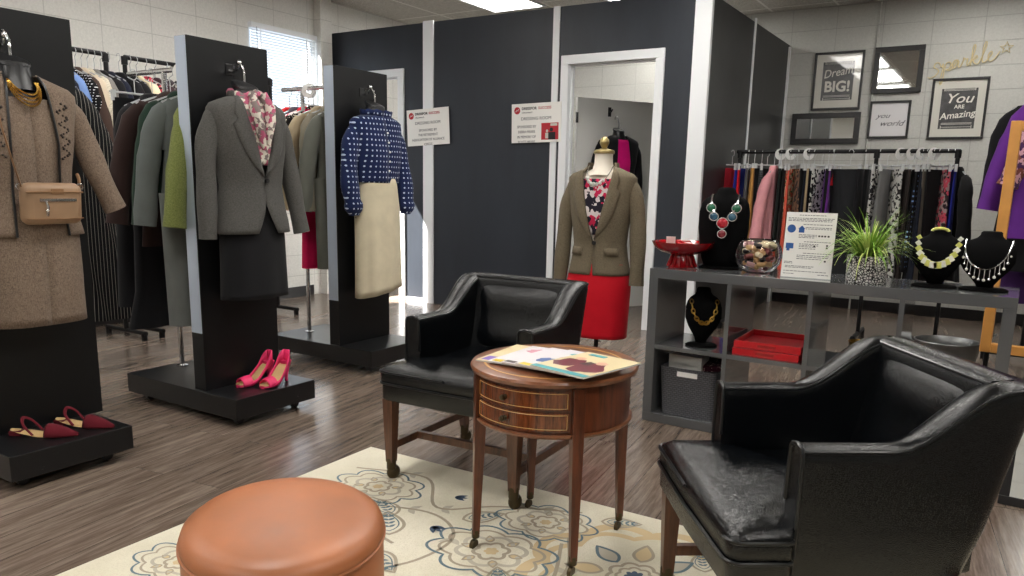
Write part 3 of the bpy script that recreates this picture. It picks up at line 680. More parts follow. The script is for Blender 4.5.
# dressing room signs
def room_sign(label, x0, x1, z0, z1, tilt, photo, lines):
    t = thing('room_sign', label, 'sign', ((x0+x1)/2, PY-.0185, (z0+z1)/2)); t.rotation_euler = (0, R(tilt), 0)
    a, b = (x1-x0)/2, (z1-z0)/2
    MB().box(-a, a, -.004, -.0005, -b, b).build('board', M['paper'], t, smooth=False)
    y = -.0045
    k = 24; m = MB()
    m.add([(-a+.055+.03*cos(2*pi*i/k), y-.0004, b-.055+.03*sin(2*pi*i/k)) for i in range(k)], [tuple(range(k))]); m.build('logo_disc', M['redink'], t, smooth=False)
    m = MB(); m.tube([(-a+.04, y-.0007, b-.065), (-a+.052, y-.0007, b-.05), (-a+.062, y-.0007, b-.058), (-a+.07, y-.0007, b-.042)], .0028, 5); m.build('logo_swirl', M['paper'], t)
    text('DRESSFOR', .03, (-a+.1, y, b-.042), FR, M['black'], t, bold=.0008, align='LEFT', sx=1.05)
    text('SUCCESS', .03, (-a+.262, y, b-.042), FR, M['redink'], t, bold=.0004, align='LEFT', sx=1.05)
    text('CINCINNATI', .018, (-a+.1, y, b-.075), FR, M['ink'], t, align='LEFT', shear=.2)
    text('DRESSING ROOM', .036, (0, y, b-.125), FR, M['ink'], t, sx=1.05)
    for i, s in enumerate(lines):
        text(s, .031, (-a*.38 if photo else 0, y, b-.19-i*.042), FR, M['ink'], t, sx=.85 if photo else .95)
    if photo:
        MB().box(a*.22, a*.9, y-.0005, y+.0003, -b+.02, b-.165).build('photo_print', M['redink'], t, smooth=False)
        m = MB(); m.ball((a*.62, y, -.06), .02, 10, sy=.05).box(a*.5, a*.78, y-.001, y, -b+.02, -.08); m.build('photo_figure', M['black'], t, smooth=False)
        m = MB(); m.ball((a*.45, y, -.07), .016, 10, sy=.05).box(a*.38, a*.5, y-.001, y, -b+.03, -.085).box(a*.58, a*.85, y-.0012, y, -.03, -.01); m.build('photo_highlight', M['mat'], t, smooth=False)
room_sign('white dressing room sign on the left white batten, without a picture', -4.83, -4.34, 1.475, 1.80, -2.5, False, ['SPONSORED BY', 'THE RETIREMENT', 'ASSOCIATION OF ALLIANCE', 'CIRCLE'])
room_sign('white dressing room sign with a red picture left of the open doorway', -3.67, -3.187, 1.487, 1.808, -1, True, ['SPONSORED BY', 'DEBRA MEARS', 'IN MEMORY OF', 'SCOTT MEARS'])

# ------------------------------------------------------------------ worn outfits
def tors(sh, k=1.):
    return [(sh+.04, .062, .055), (sh+.022, .10, .065), (sh+.004, .168, .078), (sh-.018, .203, .086), (sh-.07, .205, .095), (sh-.13, .19, .105), (sh-.2, .18, .115), (sh-.29, .162, .108), (sh-.37, .154, .1), (sh-.45, .166, .108), (sh-.53, .186, .118), (sh-.6, .198, .124), (sh-.66, .205, .126)]
def interp(tab, z):
    for (z0, *a), (z1, *b) in zip(tab, tab[1:]):
        if z1 <= z <= z0:
            k = (z0-z)/(z0-z1); return [x+(y-x)*k for x, y in zip(a, b)]
    return list(tab[0][1:] if z > tab[0][0] else tab[-1][1:])
def surf(tab, a, z, off=0, back=.55):
    hw, dp = interp(tab, z); c_, s_ = cos(a), sin(a); p = 2.3
    x = (hw+off)*math.copysign(abs(s_)**(2/p), s_); d = (dp+off) if c_ > 0 else (dp+off)*back
    return (x, -d*math.copysign(abs(c_)**(2/p), c_), z)
def shell_open(tab, zs, gap, back=.55, n=44, off=0, wob=.003, seed=0):
    m = MB(); rings = []
    q = random.Random(seed); ph = q.uniform(0, 6)
    for z in zs:
        hw, dp = interp(tab, z); g = gap(z); a0 = min(1.4, (g/hw)) if g > 0 else 0.0005
        ring = []
        for k in range(n+1):
            a = a0+(2*pi-2*a0)*k/n
            x, y, zz_ = surf(tab, a, z, off, back)
            e = wob*sin(5*a+ph+z*9)*min(1, (zs[0]-z)*2.5)
            ring.append((x+e*sin(a), y-e*cos(a), zz_))
        rings.append(ring)
    return m.loft(rings, cap=False, closed=False)
def frange(a, b, n): return [a+(b-a)*i/(n-1) for i in range(n)]
def sleeve(m, s, pts, r0, r1, fold=.004, n=16, fl=.8):
    P = smooth_pts(pts, 5); N = len(P); rr = []
    for i in range(N):
        k = i/(N-1); rr.append((r0+(r1-r0)*k)*(.75+.25*min(1, k*6))+fold*sin(k*19+s)*min(1, k*3)*(1-k*.5))
    m.tube(P, rr, n, flat=fl, up=(0, 1, 0))
    return m
def blazer(root, sh, mt, L=.64, button=.33, neckw=.07, hemgap=.05, sl=None, lapel=True, pockets=0, back=.55, edge=None, open_=False, blackm=None):
    tab = tors(sh); zb = sh-button
    def gap(z):
        if open_: return neckw*.72 + .018*min(1, max(0, (sh-z)/.2)) + .012*max(0, (zb-z)/.3)
        if z > zb: return neckw*min(1, ((z-zb)/(sh+.03-zb)))**.9
        return hemgap*max(0, (zb-.1-z)/(L-button-.1))**1.6
    zs = frange(sh+.035, sh-L, 30)
    shell_open(tab, zs, gap, back, off=.004).build('body', mt, root, solid=.004, angle=80)
    top = zs[0]
    if lapel:
        for s in (-1, 1):
            m = MB(); rings = []
            for i in range(15):
                k = i/14; z = zb+.01+(sh+.03-zb-.01)*k; hw, dp = interp(tab, z); a0 = gap(z)/hw
                prof = [0, .018, .036, .05, .062, .07, .076, .08, .083, .085, .05, .062, .05, .035, .025][i]
                if edge: prof *= .35
                rings.append([surf(tab, s*(a0+prof/hw*j/3), z, .013-.004*abs(j-1.2)/2, back) for j in range(4)])
            m.loft(rings, cap=False, closed=False); m.build('lapel', edge or mt, root, solid=.005, angle=60)
        m = MB(); rings = []
        for i in range(17):
            a = 1.15+(2*pi-2.3)*i/16; x, y, z = surf(tab, a, sh+.03, .01, back)
            rings.append([(x, y, z-.012), (x*.96, y*.96, z+.022), (x*1.07, y*1.07, z-.02)])
        m.loft(rings, cap=False, closed=False); m.build('collar', edge or mt, root, solid=.005, angle=60)
    if not open_:
        x, y, z = surf(tab, 0, zb-.01, .012, back)
        MB().tube([(.008, y+.004, z), (.008, y-.006, z)], .011, 14).build('button', blackm or M['black'], root)
    for s in (-1, 1):
        p = sl[0 if s < 0 else 1]
        sleeve(MB(), s, [(s*.145, .0, sh-.07), (s*.178, .0, sh-.082)]+p, .055, .043).build('sleeve', mt, root, angle=80)
    if pockets:
        for s in (-1, 1):
            m = MB(); z0 = sh-.385; rings = []
            for z in (z0, z0-.02, z0-.042): rings.append([surf(tab, s*(.36+.62*j/5), z, .012, back) for j in range(6)])
            m.loft(rings, cap=False, closed=False); m.build('pocket_flap', mt, root, solid=.004)
    return tab, gap
def skirt(name, root, zt, zb, w0, w1, w2, d0, d1, mt, label, cat, folds=.003, back=.5, top_=None, hem=0, split=False):
    m = MB(); rings = []; n = 48
    for i in range(18):
        k = i/17; z = zt+(zb-zt)*k
        w_ = w0+(w1-w0)*min(1, k/.3) if k < .3 else w1+(w2-w1)*(k-.3)/.7
        d_ = d0+(d1-d0)*min(1, k*2.5); ring = []
        for j in range(n):
            a = 2*pi*j/n; c_, s_ = cos(a), sin(a)
            e = folds*k*(sin(9*a+1)+.6*sin(5*a+k*3))
            x = (w_+e)*math.copysign(abs(s_)**.85, s_); y = -(d_+e)*math.copysign(abs(c_)**.85, c_)*(1 if c_ > 0 else back)
            ring.append((x, y, z+hem*sin(a*1.0)*k))
        rings.append(ring)
    o = m.loft(rings, cap=False).build(name, mt, None, root.location, root.rotation_euler, solid=.003, angle=80)
    return tag(o, label, cat)
def scarf_piece(root, tab, gapf, zb, sh, mt, back, knot=True, off=-.004, bulge=.01):
    m = MB(); rings = []
    for i in range(16):
        k = i/15; z = zb+(sh+.03-zb)*k; hw, dp = interp(tab, z); g = gapf(z)/hw+.12
        rings.append([surf(tab, g*(2*j/10-1), z, off+bulge*k*(1+.5*sin(j*2.1+i*.7)), back) for j in range(11)])
    m.loft(rings, cap=False, closed=False)
    if knot:
        P = [(.064*sin(a), -.058*cos(a)*(1 if cos(a) > 0 else .8), sh+.038+.010*sin(2*a)) for a in frange(0, 2*pi, 25)[:-1]]
        m.tube(P, [.019+.005*sin(i*1.7) for i in range(24)], 10, closed=True)
        for s, dz in ((-1, .0), (1, .02)):
            m.tube([(s*.03, -.085, sh+.045), (s*.045, -.112, sh-.02), (s*.03, -.128, sh-.1+dz), (s*.012, -.13, sh-.2+dz)], [.022, .03, .03, .012], 10, flat=.6)
    return m.build('scarf', mt, None, root.location, root.rotation_euler, solid=.003, angle=75)

def hang_form(x, y, sh, label, lab2='', wallx=None, n_z=.1):
    t = thing('hanging_body_form', label, 'display form', (x, y, 0), R(90))
    tab = tors(sh-.01)
    m = MB(); rings = []
    for z in frange(sh+.02, sh-.58, 14):
        rings.append([surf(tab, 2*pi*k/30, z, -.02, .5) for k in range(30)])
    m.loft(rings).build('torso', M['formblack'], t)
    m = MB(); m.lathe([(.08, sh-.02), (.066, sh+.02), (.058, sh+.05), (.055, sh+.075)], 22, (0,0,0)); m.build('neck', M['formblack'], t)
    m = MB(); m.lathe([(.001, -.008), (.058, -.008), (.062, 0), (.058, .008), (.001, .010)], 24).xf(Matrix.Translation((0, 0, sh+.08)) @ Matrix.Rotation(R(24), 4, 'X')); m.build('neck_cap', M['formblack'], t)
    P = [(0, 0, sh+.1), (0, 0, sh+.135), (.004, .01, sh+.155), (.0, .03, sh+.185), (0, .06, sh+.185), (0, .075, sh+.165)]
    MB().tube(smooth_pts(P), .005, 8).build('hook', M['chrome'], t)
    return t
def hook_bracket(x, y, z, label):
    t = thing('wall_hook', label, 'hook', (x, y, z), R(90))
    MB().box(-.02, .02, -.004, -.0005, -.03, .02).build('plate', M['black'], t, smooth=False, bevel=.002)
    MB().tube(smooth_pts([(0, 0, -.01), (0, -.03, -.015), (0, -.055, -.005), (0, -.07, .018)]), .007, 8).ball((0, -.072, .022), .012, 10).build('prong', M['chrome'], t)
    return t

# outfit one: tweed
tweed = F('tweed', (112,96,83), 'tweed', (138,122,108), rough=.95)
X1, Y1, S1 = -3.085, 1.475, 1.455
hook_bracket(-3.189, Y1, S1+.15, 'black hook at the top of the tweed suit stand')
hang_form(X1, Y1, S1, 'black hanging body form wearing the brown tweed suit')
d = thing('dress', 'brown tweed sheath dress under the matching tweed jacket', 'dress', (X1, Y1, 0), R(90))
tabd = [(S1-.05, .135, .085), (S1-.08, .152, .095), (S1-.2, .165, .11), (S1-.37, .14, .098), (S1-.5, .17, .115), (S1-.7, .178, .12), (S1-.87, .178, .115)]
shell_open(tabd, frange(S1-.05, S1-.87, 26), lambda z: 0, .55).build('body', tweed, d, solid=.003, angle=80)
j1 = thing('jacket', 'open brown tweed jacket with beaded flower trim at far left', 'jacket', (X1, Y1, 0), R(90))
tab, gp = blazer(j1, S1, tweed, L=.54, button=.3, neckw=.075, open_=True, edge=M['black'], lapel=False, sl=[[(-.215, .0, S1-.2), (-.24, -.01, S1-.36), (-.27, -.02, S1-.5)], [(.225, 0, S1-.15), (.275, -.01, S1-.3), (.335, -.02, S1-.45)]])
for s in (-1, 1):
    P = []
    for z in frange(S1+.03, S1-.54, 20):
        hw, dp = interp(tab, z); P.append(surf(tab, s*gp(z)/hw, z, .008, .55))
    MB().tube(P, .0045, 6).build('edge_trim', M['black'], j1)
    m = MB(); q = random.Random(5)
    for i in range(34):
        z = S1-.06-i*.006; hw, dp = interp(tab, z); a = s*(gp(z)/hw+.22+.12*sin(i*.9)); p = surf(tab, a, z, .009, .55)
        m.ball(p, q.uniform(.003, .0055), 6)
    m.build('bead_trim', simple('dark_beads', (60,52,48), .25), j1)
nk = thing('necklace', 'gold multi strand chain necklace on the tweed dress', 'necklace', (X1, Y1, 0), R(90))
for i in range(4):
    w0 = .044+.004*i; drop = .05+.013*i
    P = [(w0*cos(a), -.055-.06*abs(sin(a))**.8, S1+.01-drop*abs(sin(a))) for a in frange(0, pi, 60)]
    MB().tube(P, [.0016+.0026*(k % 2) for k in range(len(P))], 6).build('strand', M['gold'], nk)
bag = thing('handbag', 'tan crossbody bag with zip pocket and tassel over the tweed suit', 'handbag', (X1+.145, Y1+.02, 1.035), R(90)); bag.rotation_euler = (R(6), 0, R(90))
MB().box(-.105, .105, -.03, .03, -.075, .075).build('body', leather('tan_leather', (146,118,92), .4, .1), bag, bevel=.028, seg=4)
tl = leather('tan_leather_dark', (136,102,72), .4, .05)
m = MB(); m.tube([(-.1, -.0305, .045), (0, -.031, .047), (.1, -.0305, .045)], .003, 6).tube([(-.1, -.0305, -.05), (0, -.031, -.052), (.1, -.0305, -.05)], .002, 6); m.build('seam_piping', tl, bag)
MB().box(-.055, .075, -.0325, -.03, .012, .022).build('zipper', M['chrome'], bag, smooth=False)
MB().box(-.015, .03, -.0325, -.03, .038, .058).build('maker_tag', tl, bag, smooth=False, bevel=.002)
MB().tube([(-.035, -.034, .014), (-.03, -.036, -.005), (-.032, -.036, -.04)], [.003, .006, .005], 8).ball((-.032, -.036, -.02), .007, 8).build('tassel', M['chrome'], bag)
m = MB(); m.tube(smooth_pts([(-.1, 0, .06), (-.13, .0, .17), (-.15, .02, .3), (-.12, .08, .44)]), .006, 8, flat=.4).tube(smooth_pts([(.1, 0, .05), (.115, .02, .08), (.13, .06, .1)]), .006, 8); m.build('strap', tl, bag)
for s in (-1, 1): MB().tube([(s*.105+.012*cos(a), 0, .06+.012*sin(a)) for a in frange(0, 2*pi, 13)[:-1]], .003, 6, closed=True).build('ring', M['chrome'], bag)

# outfit two: grey blazer, black skirt, scarf
X2, Y2, S2 = -3.005, 2.43, 1.47
hook_bracket(-3.109, Y2, S2+.165, 'chrome tipped hook at the top of the grey blazer stand')
hang_form(X2, Y2, S2, 'black hanging body form wearing the grey blazer')
j2 = thing('blazer', 'fitted grey one button blazer on the middle black display stand', 'blazer', (X2, Y2, 0), R(90))
gb = F('greyblazer', (78,77,75), 'tweed', (88,87,84))
tab, gp = blazer(j2, S2, gb, L=.58, button=.33, neckw=.075, hemgap=.045, sl=[[(-.222, .0, S2-.2), (-.238, -.01, S2-.4), (-.245, -.01, S2-.6)], [(.225, 0, S2-.2), (.255, -.015, S2-.4), (.285, -.03, S2-.59)]])
sc2 = scarf_piece(j2, tab, gp, S2-.27, S2, F('scarf', (214,208,196), 'floral', (178,92,118), 1.9, c3=(128,116,114)), .55)
tag(sc2, 'cream silk scarf with pink and black print tucked in the grey blazer', 'scarf'); sc2.name = 'silk_scarf'
skirt('skirt', j2, S2-.46, .585, .145, .17, .18, .095, .105, blk, 'black pencil skirt under the grey blazer', 'skirt')

# outfit three: blue blouse, cream skirt
X3, Y3, S3 = -3.255, 3.57, 1.50
hook_bracket(-3.359, Y3, S3+.165, 'chrome hook at the top of the blue blouse stand')
hang_form(X3, Y3, S3, 'black hanging body form wearing the blue blouse')
b3 = thing('blouse', 'navy blue long sleeve blouse with white dots and ruffled neck', 'blouse', (X3, Y3, 0), R(90))
dots = F('navydots', (26,38,76), 'dots', (186,198,220), .95)
tab = tors(S3)
shell_open(tab, frange(S3+.02, S3-.37, 22), lambda z: 0, .55, wob=.006).build('body', dots, b3, solid=.003, angle=80)
m = MB(); rings = []
for i in range(41):
    a = 2*pi*i/40; x, y, z = surf(tab, a, S3+.02, .004, .55); wv = .008*sin(a*11)
    rings.append([(x, y, z-.01), (x*1.08+wv*.5, y*1.08+wv, z+.03+wv*.5)])
m.loft(rings, cap=False, closed=False).build('ruffle_collar', dots, b3, solid=.002, angle=80)
m = MB()
for i in range(5): x, y, z = surf(tab, .0, S3-.08-i*.055, .004, .55); m.ball((x, y, z), .006, 8)
m.build('button', M['paper'], b3)
for s, pts in ((-1, [(-.215, 0, S3-.18), (-.235, -.01, S3-.36), (-.215, -.02, S3-.5), (-.21, -.02, S3-.56)]), (1, [(.215, 0, S3-.18), (.24, -.02, S3-.36), (.245, -.03, S3-.5), (.24, -.03, S3-.56)])):
    P = smooth_pts([(s*.135, 0, S3-.075), (s*.172, 0, S3-.088)]+pts, 5); N = len(P)
    rr = [.044+.012*min(1, i/7)+.004*sin(i*.9)*(i > 6) if i < N-6 else [.062, .06, .054, .044, .034, .036][i-N+6] for i in range(N)]
    MB().tube(P, rr, 16, flat=.8, up=(0, 1, 0)).build('sleeve', dots, b3, angle=80)
skirt('skirt', b3, S3-.345, .47, .135, .172, .178, .1, .105, F('creamskirt', (204,194,168)), 'cream flared skirt with satin hem lining under the blue blouse', 'skirt', folds=.006, hem=.03)

# dress form with red skirt
MX, MY, MS = -1.825, 3.76, 1.205
mn = thing('dress_form', 'white dress form mannequin on a black stand wearing olive blazer and red skirt', 'mannequin', (MX, MY, 0), R(4))
wf = simple('cream_linen_form', (226,218,204), .7)
tab0 = tors(MS-.01)
m = MB(); m.loft([[surf(tab0, 2*pi*k/32, z, -.018, .8) for k in range(32)] for z in frange(MS+.02, MS-.6, 18)]); m.build('torso', wf, mn)
MB().lathe([(.085, MS-.01), (.062, MS+.02), (.054, MS+.05), (.052, MS+.09), (.054, MS+.1)], 24).build('neck', wf, mn)
MB().lathe([(.001, MS+.1), (.06, MS+.1), (.062, MS+.108), (.058, MS+.118), (.03, MS+.124), (.014, MS+.13), (.02, MS+.14), (.028, MS+.155), (.026, MS+.17), (.014, MS+.184), (.001, MS+.188)], 24).build('neck_cap', simple('pale_brass', (178,160,112), .3, .8), mn)
MB().tube([(0, 0, .03), (0, 0, MS-.55)], .014, 12).build('pole', M['black'], mn)
MB().lathe([(.001, 0), (.15, 0), (.155, .012), (.14, .022), (.03, .03), (.02, .05), (.001, .05)], 28).build('base', M['black'], mn)
jm = thing('blazer', 'olive taupe one button blazer on the white dress form', 'blazer', (MX, MY, 0), R(4))
tab, gp = blazer(jm, MS, F('olive', (104,94,77), 'tweed', (114,104,87)), L=.53, button=.35, neckw=.088, hemgap=.006, pockets=1, back=.85, sl=[[(-.222, .0, MS-.2), (-.24, -.005, MS-.4), (-.25, -.02, MS-.6)], [(.222, 0, MS-.2), (.238, -.005, MS-.4), (.245, -.02, MS-.58)]])
blo = scarf_piece(jm, tab, gp, MS-.32, MS-.06, F('florblouse', (36,32,44), 'floral', (196,40,80), 1.3, c3=(216,206,206)), .85, knot=False, off=-.012, bulge=.004)
blo.name = 'blouse'; tag(blo, 'black pink and white flowered blouse inside the olive blazer', 'blouse')
nk = thing('necklace', 'silver grey stone bib necklace on the white dress form', 'necklace', (MX, MY, 0), R(4))
P = [(.075*cos(a), -.03-.085*abs(sin(a))**.8, MS+.04-.1*abs(sin(a))) for a in frange(0, pi, 26)]
MB().tube(P, .0025, 6).build('chain', M['chrome'], nk)
stone = simple('grey_stone', (190,192,186), .2)
for i in (7, 9, 11, 13, 15, 17, 19):
    p = P[i]; MB().ball((p[0], p[1]-.008, p[2]), .011 if i != 13 else .014, 8, sy=.5).build('stone', stone, nk)
jm.scale = mn.scale = nk.scale = blo.scale = (.9, .95, 1)
sk = skirt('skirt', jm, MS-.47, .335, .155, .178, .168, .105, .118, F('redskirt', (196,14,34), rough=.7), 'bright red pencil skirt on the white dress form', 'skirt', back=.9, folds=.002)

# black outfit on the open white door
dn = Vector((-(6.92-hy), (-2.88-hx), 0)).normalized()*-1
ang2 = math.atan2(dn.x, -dn.y)  # local -y points towards dn
BX, BYy, BS = -3.307+.37*cos(ang)+dn.x*.12, hy+.37*sin(ang)+dn.y*.12, 1.545
bt = thing('hanging_body_form', 'black hanging body form on the open white door', 'display form', (BX, BYy, 0), ang)
tabb = tors(BS-.01)
MB().loft([[surf(tabb, 2*pi*k/30, z, -.02, .5) for k in range(30)] for z in frange(BS+.02, BS-.5, 12)]).build('torso', M['formblack'], bt)
MB().lathe([(.07, BS), (.052, BS+.05), (.05, BS+.075)], 20).build('neck', M['formblack'], bt)
MB().lathe([(.001, -.008), (.052, -.008), (.056, 0), (.052, .008), (.001, .01)], 22).xf(Matrix.Translation((0, 0, BS+.08)) @ Matrix.Rotation(R(24), 4, 'X')).build('neck_cap', M['formblack'], bt)
MB().tube(smooth_pts([(0, 0, BS+.09), (0, 0, BS+.15), (0, .03, BS+.2), (0, .06, BS+.2), (0, .07, BS+.18)]), .005, 8).build('hook', M['chrome'], bt)
jb = thing('jacket', 'open black jacket hanging on the white door behind the dress form', 'jacket', (BX, BYy, 0), ang)
tab, gp = blazer(jb, BS, blk, L=.62, button=.3, neckw=.06, open_=True, lapel=False, sl=[[(-.215, 0, BS-.2), (-.23, 0, BS-.4), (-.235, 0, BS-.6)], [(.215, 0, BS-.2), (.235, 0, BS-.42), (.25, 0, BS-.7)]])
tp = scarf_piece(jb, tab, lambda z: .11, BS-.45, BS-.03, F('magenta', (214,20,120)), .55, knot=False, off=-.014, bulge=.002)
tp.name = 'top'; tag(tp, 'magenta pink top inside the open black jacket', 'top')

# ------------------------------------------------------------------ shoes
def mule(x, y, rz, label):
    t = thing('mule_shoe', label, 'shoe', (x, y, .142), rz, 'burgundy mules')
    bur = M.setdefault('burg', fabric('burgundy_suede', (92,20,32)))
    # length along x: toe +x
    def w(k): return .038*(sin(pi*min(1, k*1.0))**.35 if k < .6 else (1-((k-.6)/.4)**1.7))*(.8+.2*k) if 0 < k < 1 else .002
    def zl(k): return .018*(1-min(1, k/.45))**1.0
    ks = frange(.01, .995, 18)
    m = MB(); m.loft([[(-.125+.26*k, w(k)*cos(a), zl(k)+.004+.004*sin(a)) for a in frange(0, 2*pi, 13)[:-1]] for k in ks]); m.build('sole', simple('tan_insole', (206,172,122), .6) if 'ins' not in M else M['ins'], t)
    m = MB(); m.box(-.122, -.075, -.022, .022, 0, .02); m.build('heel', bur, t, smooth=False, bevel=.003)
    ks = frange(.56, .998, 14); m = MB()
    m.loft([[(-.125+.264*k, (w(k)+.003)*cos(a), .003+.045*(1-((k-.56)/.44)**1.5*.75)*sin(a)) for a in frange(0, pi, 11)] for k in ks], cap=False, closed=False); m.build('vamp', bur, t, solid=.002)
    m = MB(); m.tube(smooth_pts([(-.02, -.034, .01), (-.055, -.03, .05), (-.07, 0, .07), (-.055, .03, .05), (-.02, .034, .01)]), .007, 8, flat=.35); m.build('strap', bur, t)
    return t
mule(-3.06, 1.445, R(32), 'burgundy suede mule nearer the camera on the left stand base')
mule(-3.055, 1.60, R(22), 'burgundy suede mule farther back against the left black panel')
def pump(x, y, rz, label):
    t = thing('high_heel_shoe', label, 'shoe', (x, y, .142), rz, 'pink high heels')
    pk = M.setdefault('pink', simple('hot_pink_suede', (224,44,104), .55)); ins = M.setdefault('ins', simple('tan_insole', (206,172,122), .5))
    def w(k): return max(.003, (.024+.014*sin(pi*min(1, k/.75)*.5)) if k < .72 else .038*math.sqrt(max(0, 1-((k-.72)/.3)**2)))*(1 if k > .06 else .6+k*6)
    def zb(k): return .095*(.5+.5*cos(pi*min(1, k/.68))) + .016*min(1, k*1.3)
    def X(k): return -.085+.185*k
    ks = frange(.0, .99, 22)
    MB().loft([[(X(k), w(k)*cos(a), zb(k)+.005*sin(a)) for a in frange(0, 2*pi, 13)[:-1]] for k in ks]).build('insole', ins, t)
    rings = []
    for k in ks:   # side walls, open top
        h = .05*(1-k/.25)+.02 if k < .25 else (.02 if k < .6 else .02+.018*min(1, (k-.6)/.12))
        cl = k > .66 and k < .93
        ring = []
        for a in frange(-.25*pi if not cl else 0, 1.25*pi if not cl else pi, 11):
            pass
        n_ = 12
        for j in range(n_+1):
            if cl: a = pi*j/n_; ring.append((X(k), (w(k)+.003)*cos(a), zb(k)-.006+(.042*(1.15-k*.45))*sin(a)))
            else:
                s = 1 if j <= n_/2 else -1; q = abs(j-n_/2)/(n_/2)   # q 1 at edges bottom, 0 at inner top: fold down flat
                ring.append((X(k), s*(w(k)+.003), zb(k)-.006+h*(1-q)))
        rings.append(ring)
    # side walls as two strips, vamp as arch
    for s in (-1, 1):
        m = MB(); m.loft([[(X(k), s*(w(k)+.0025), zb(k)-.006), (X(k), s*(w(k)+.003), zb(k)+(.05*max(0, 1-k/.25)+.016))] for k in ks if k < .72], cap=False, closed=False); m.build('upper', pk, t, solid=.003, angle=70)
    MB().loft([[(X(0)-.004, (w(0)+.004)*c_, zb(0)-.006), (X(0)-.002, (w(0)+.004)*c_, zb(0)+.066)] for c_ in (-1, -.5, .5, 1)], cap=False, closed=False).build('heel_counter', pk, t, solid=.003)
    MB().loft([[(X(k), (w(k)+.003)*cos(a), zb(k)-.006+(.05*(1.3-k*.7))*sin(a)) for a in frange(0, pi, 13)] for k in frange(.64, .92, 9)], cap=False, closed=False).build('vamp', pk, t, solid=.003, angle=70)
    MB().loft([[(X(.03)+a, b, z) for a, b in ((-.02*q, -.016*q), (.022*q, -.016*q), (.022*q, .016*q), (-.02*q, .016*q))] for z, q in ((0, .35), (.03, .38), (.07, .7), (.108, 1.2))]).build('heel', pk, t, bevel=.003)
    MB().loft([[(X(k), (w(k)+.002)*cos(a), .007+.007*sin(a)) for a in frange(0, 2*pi, 13)[:-1]] for k in frange(.62, 1.0, 8)]).build('platform', pk, t)
    return t
pump(-3.035, 2.44, R(-97), 'left hot pink high heel on the middle stand base')
pump(-2.95, 2.495, R(-80), 'right hot pink high heel on the middle stand base')
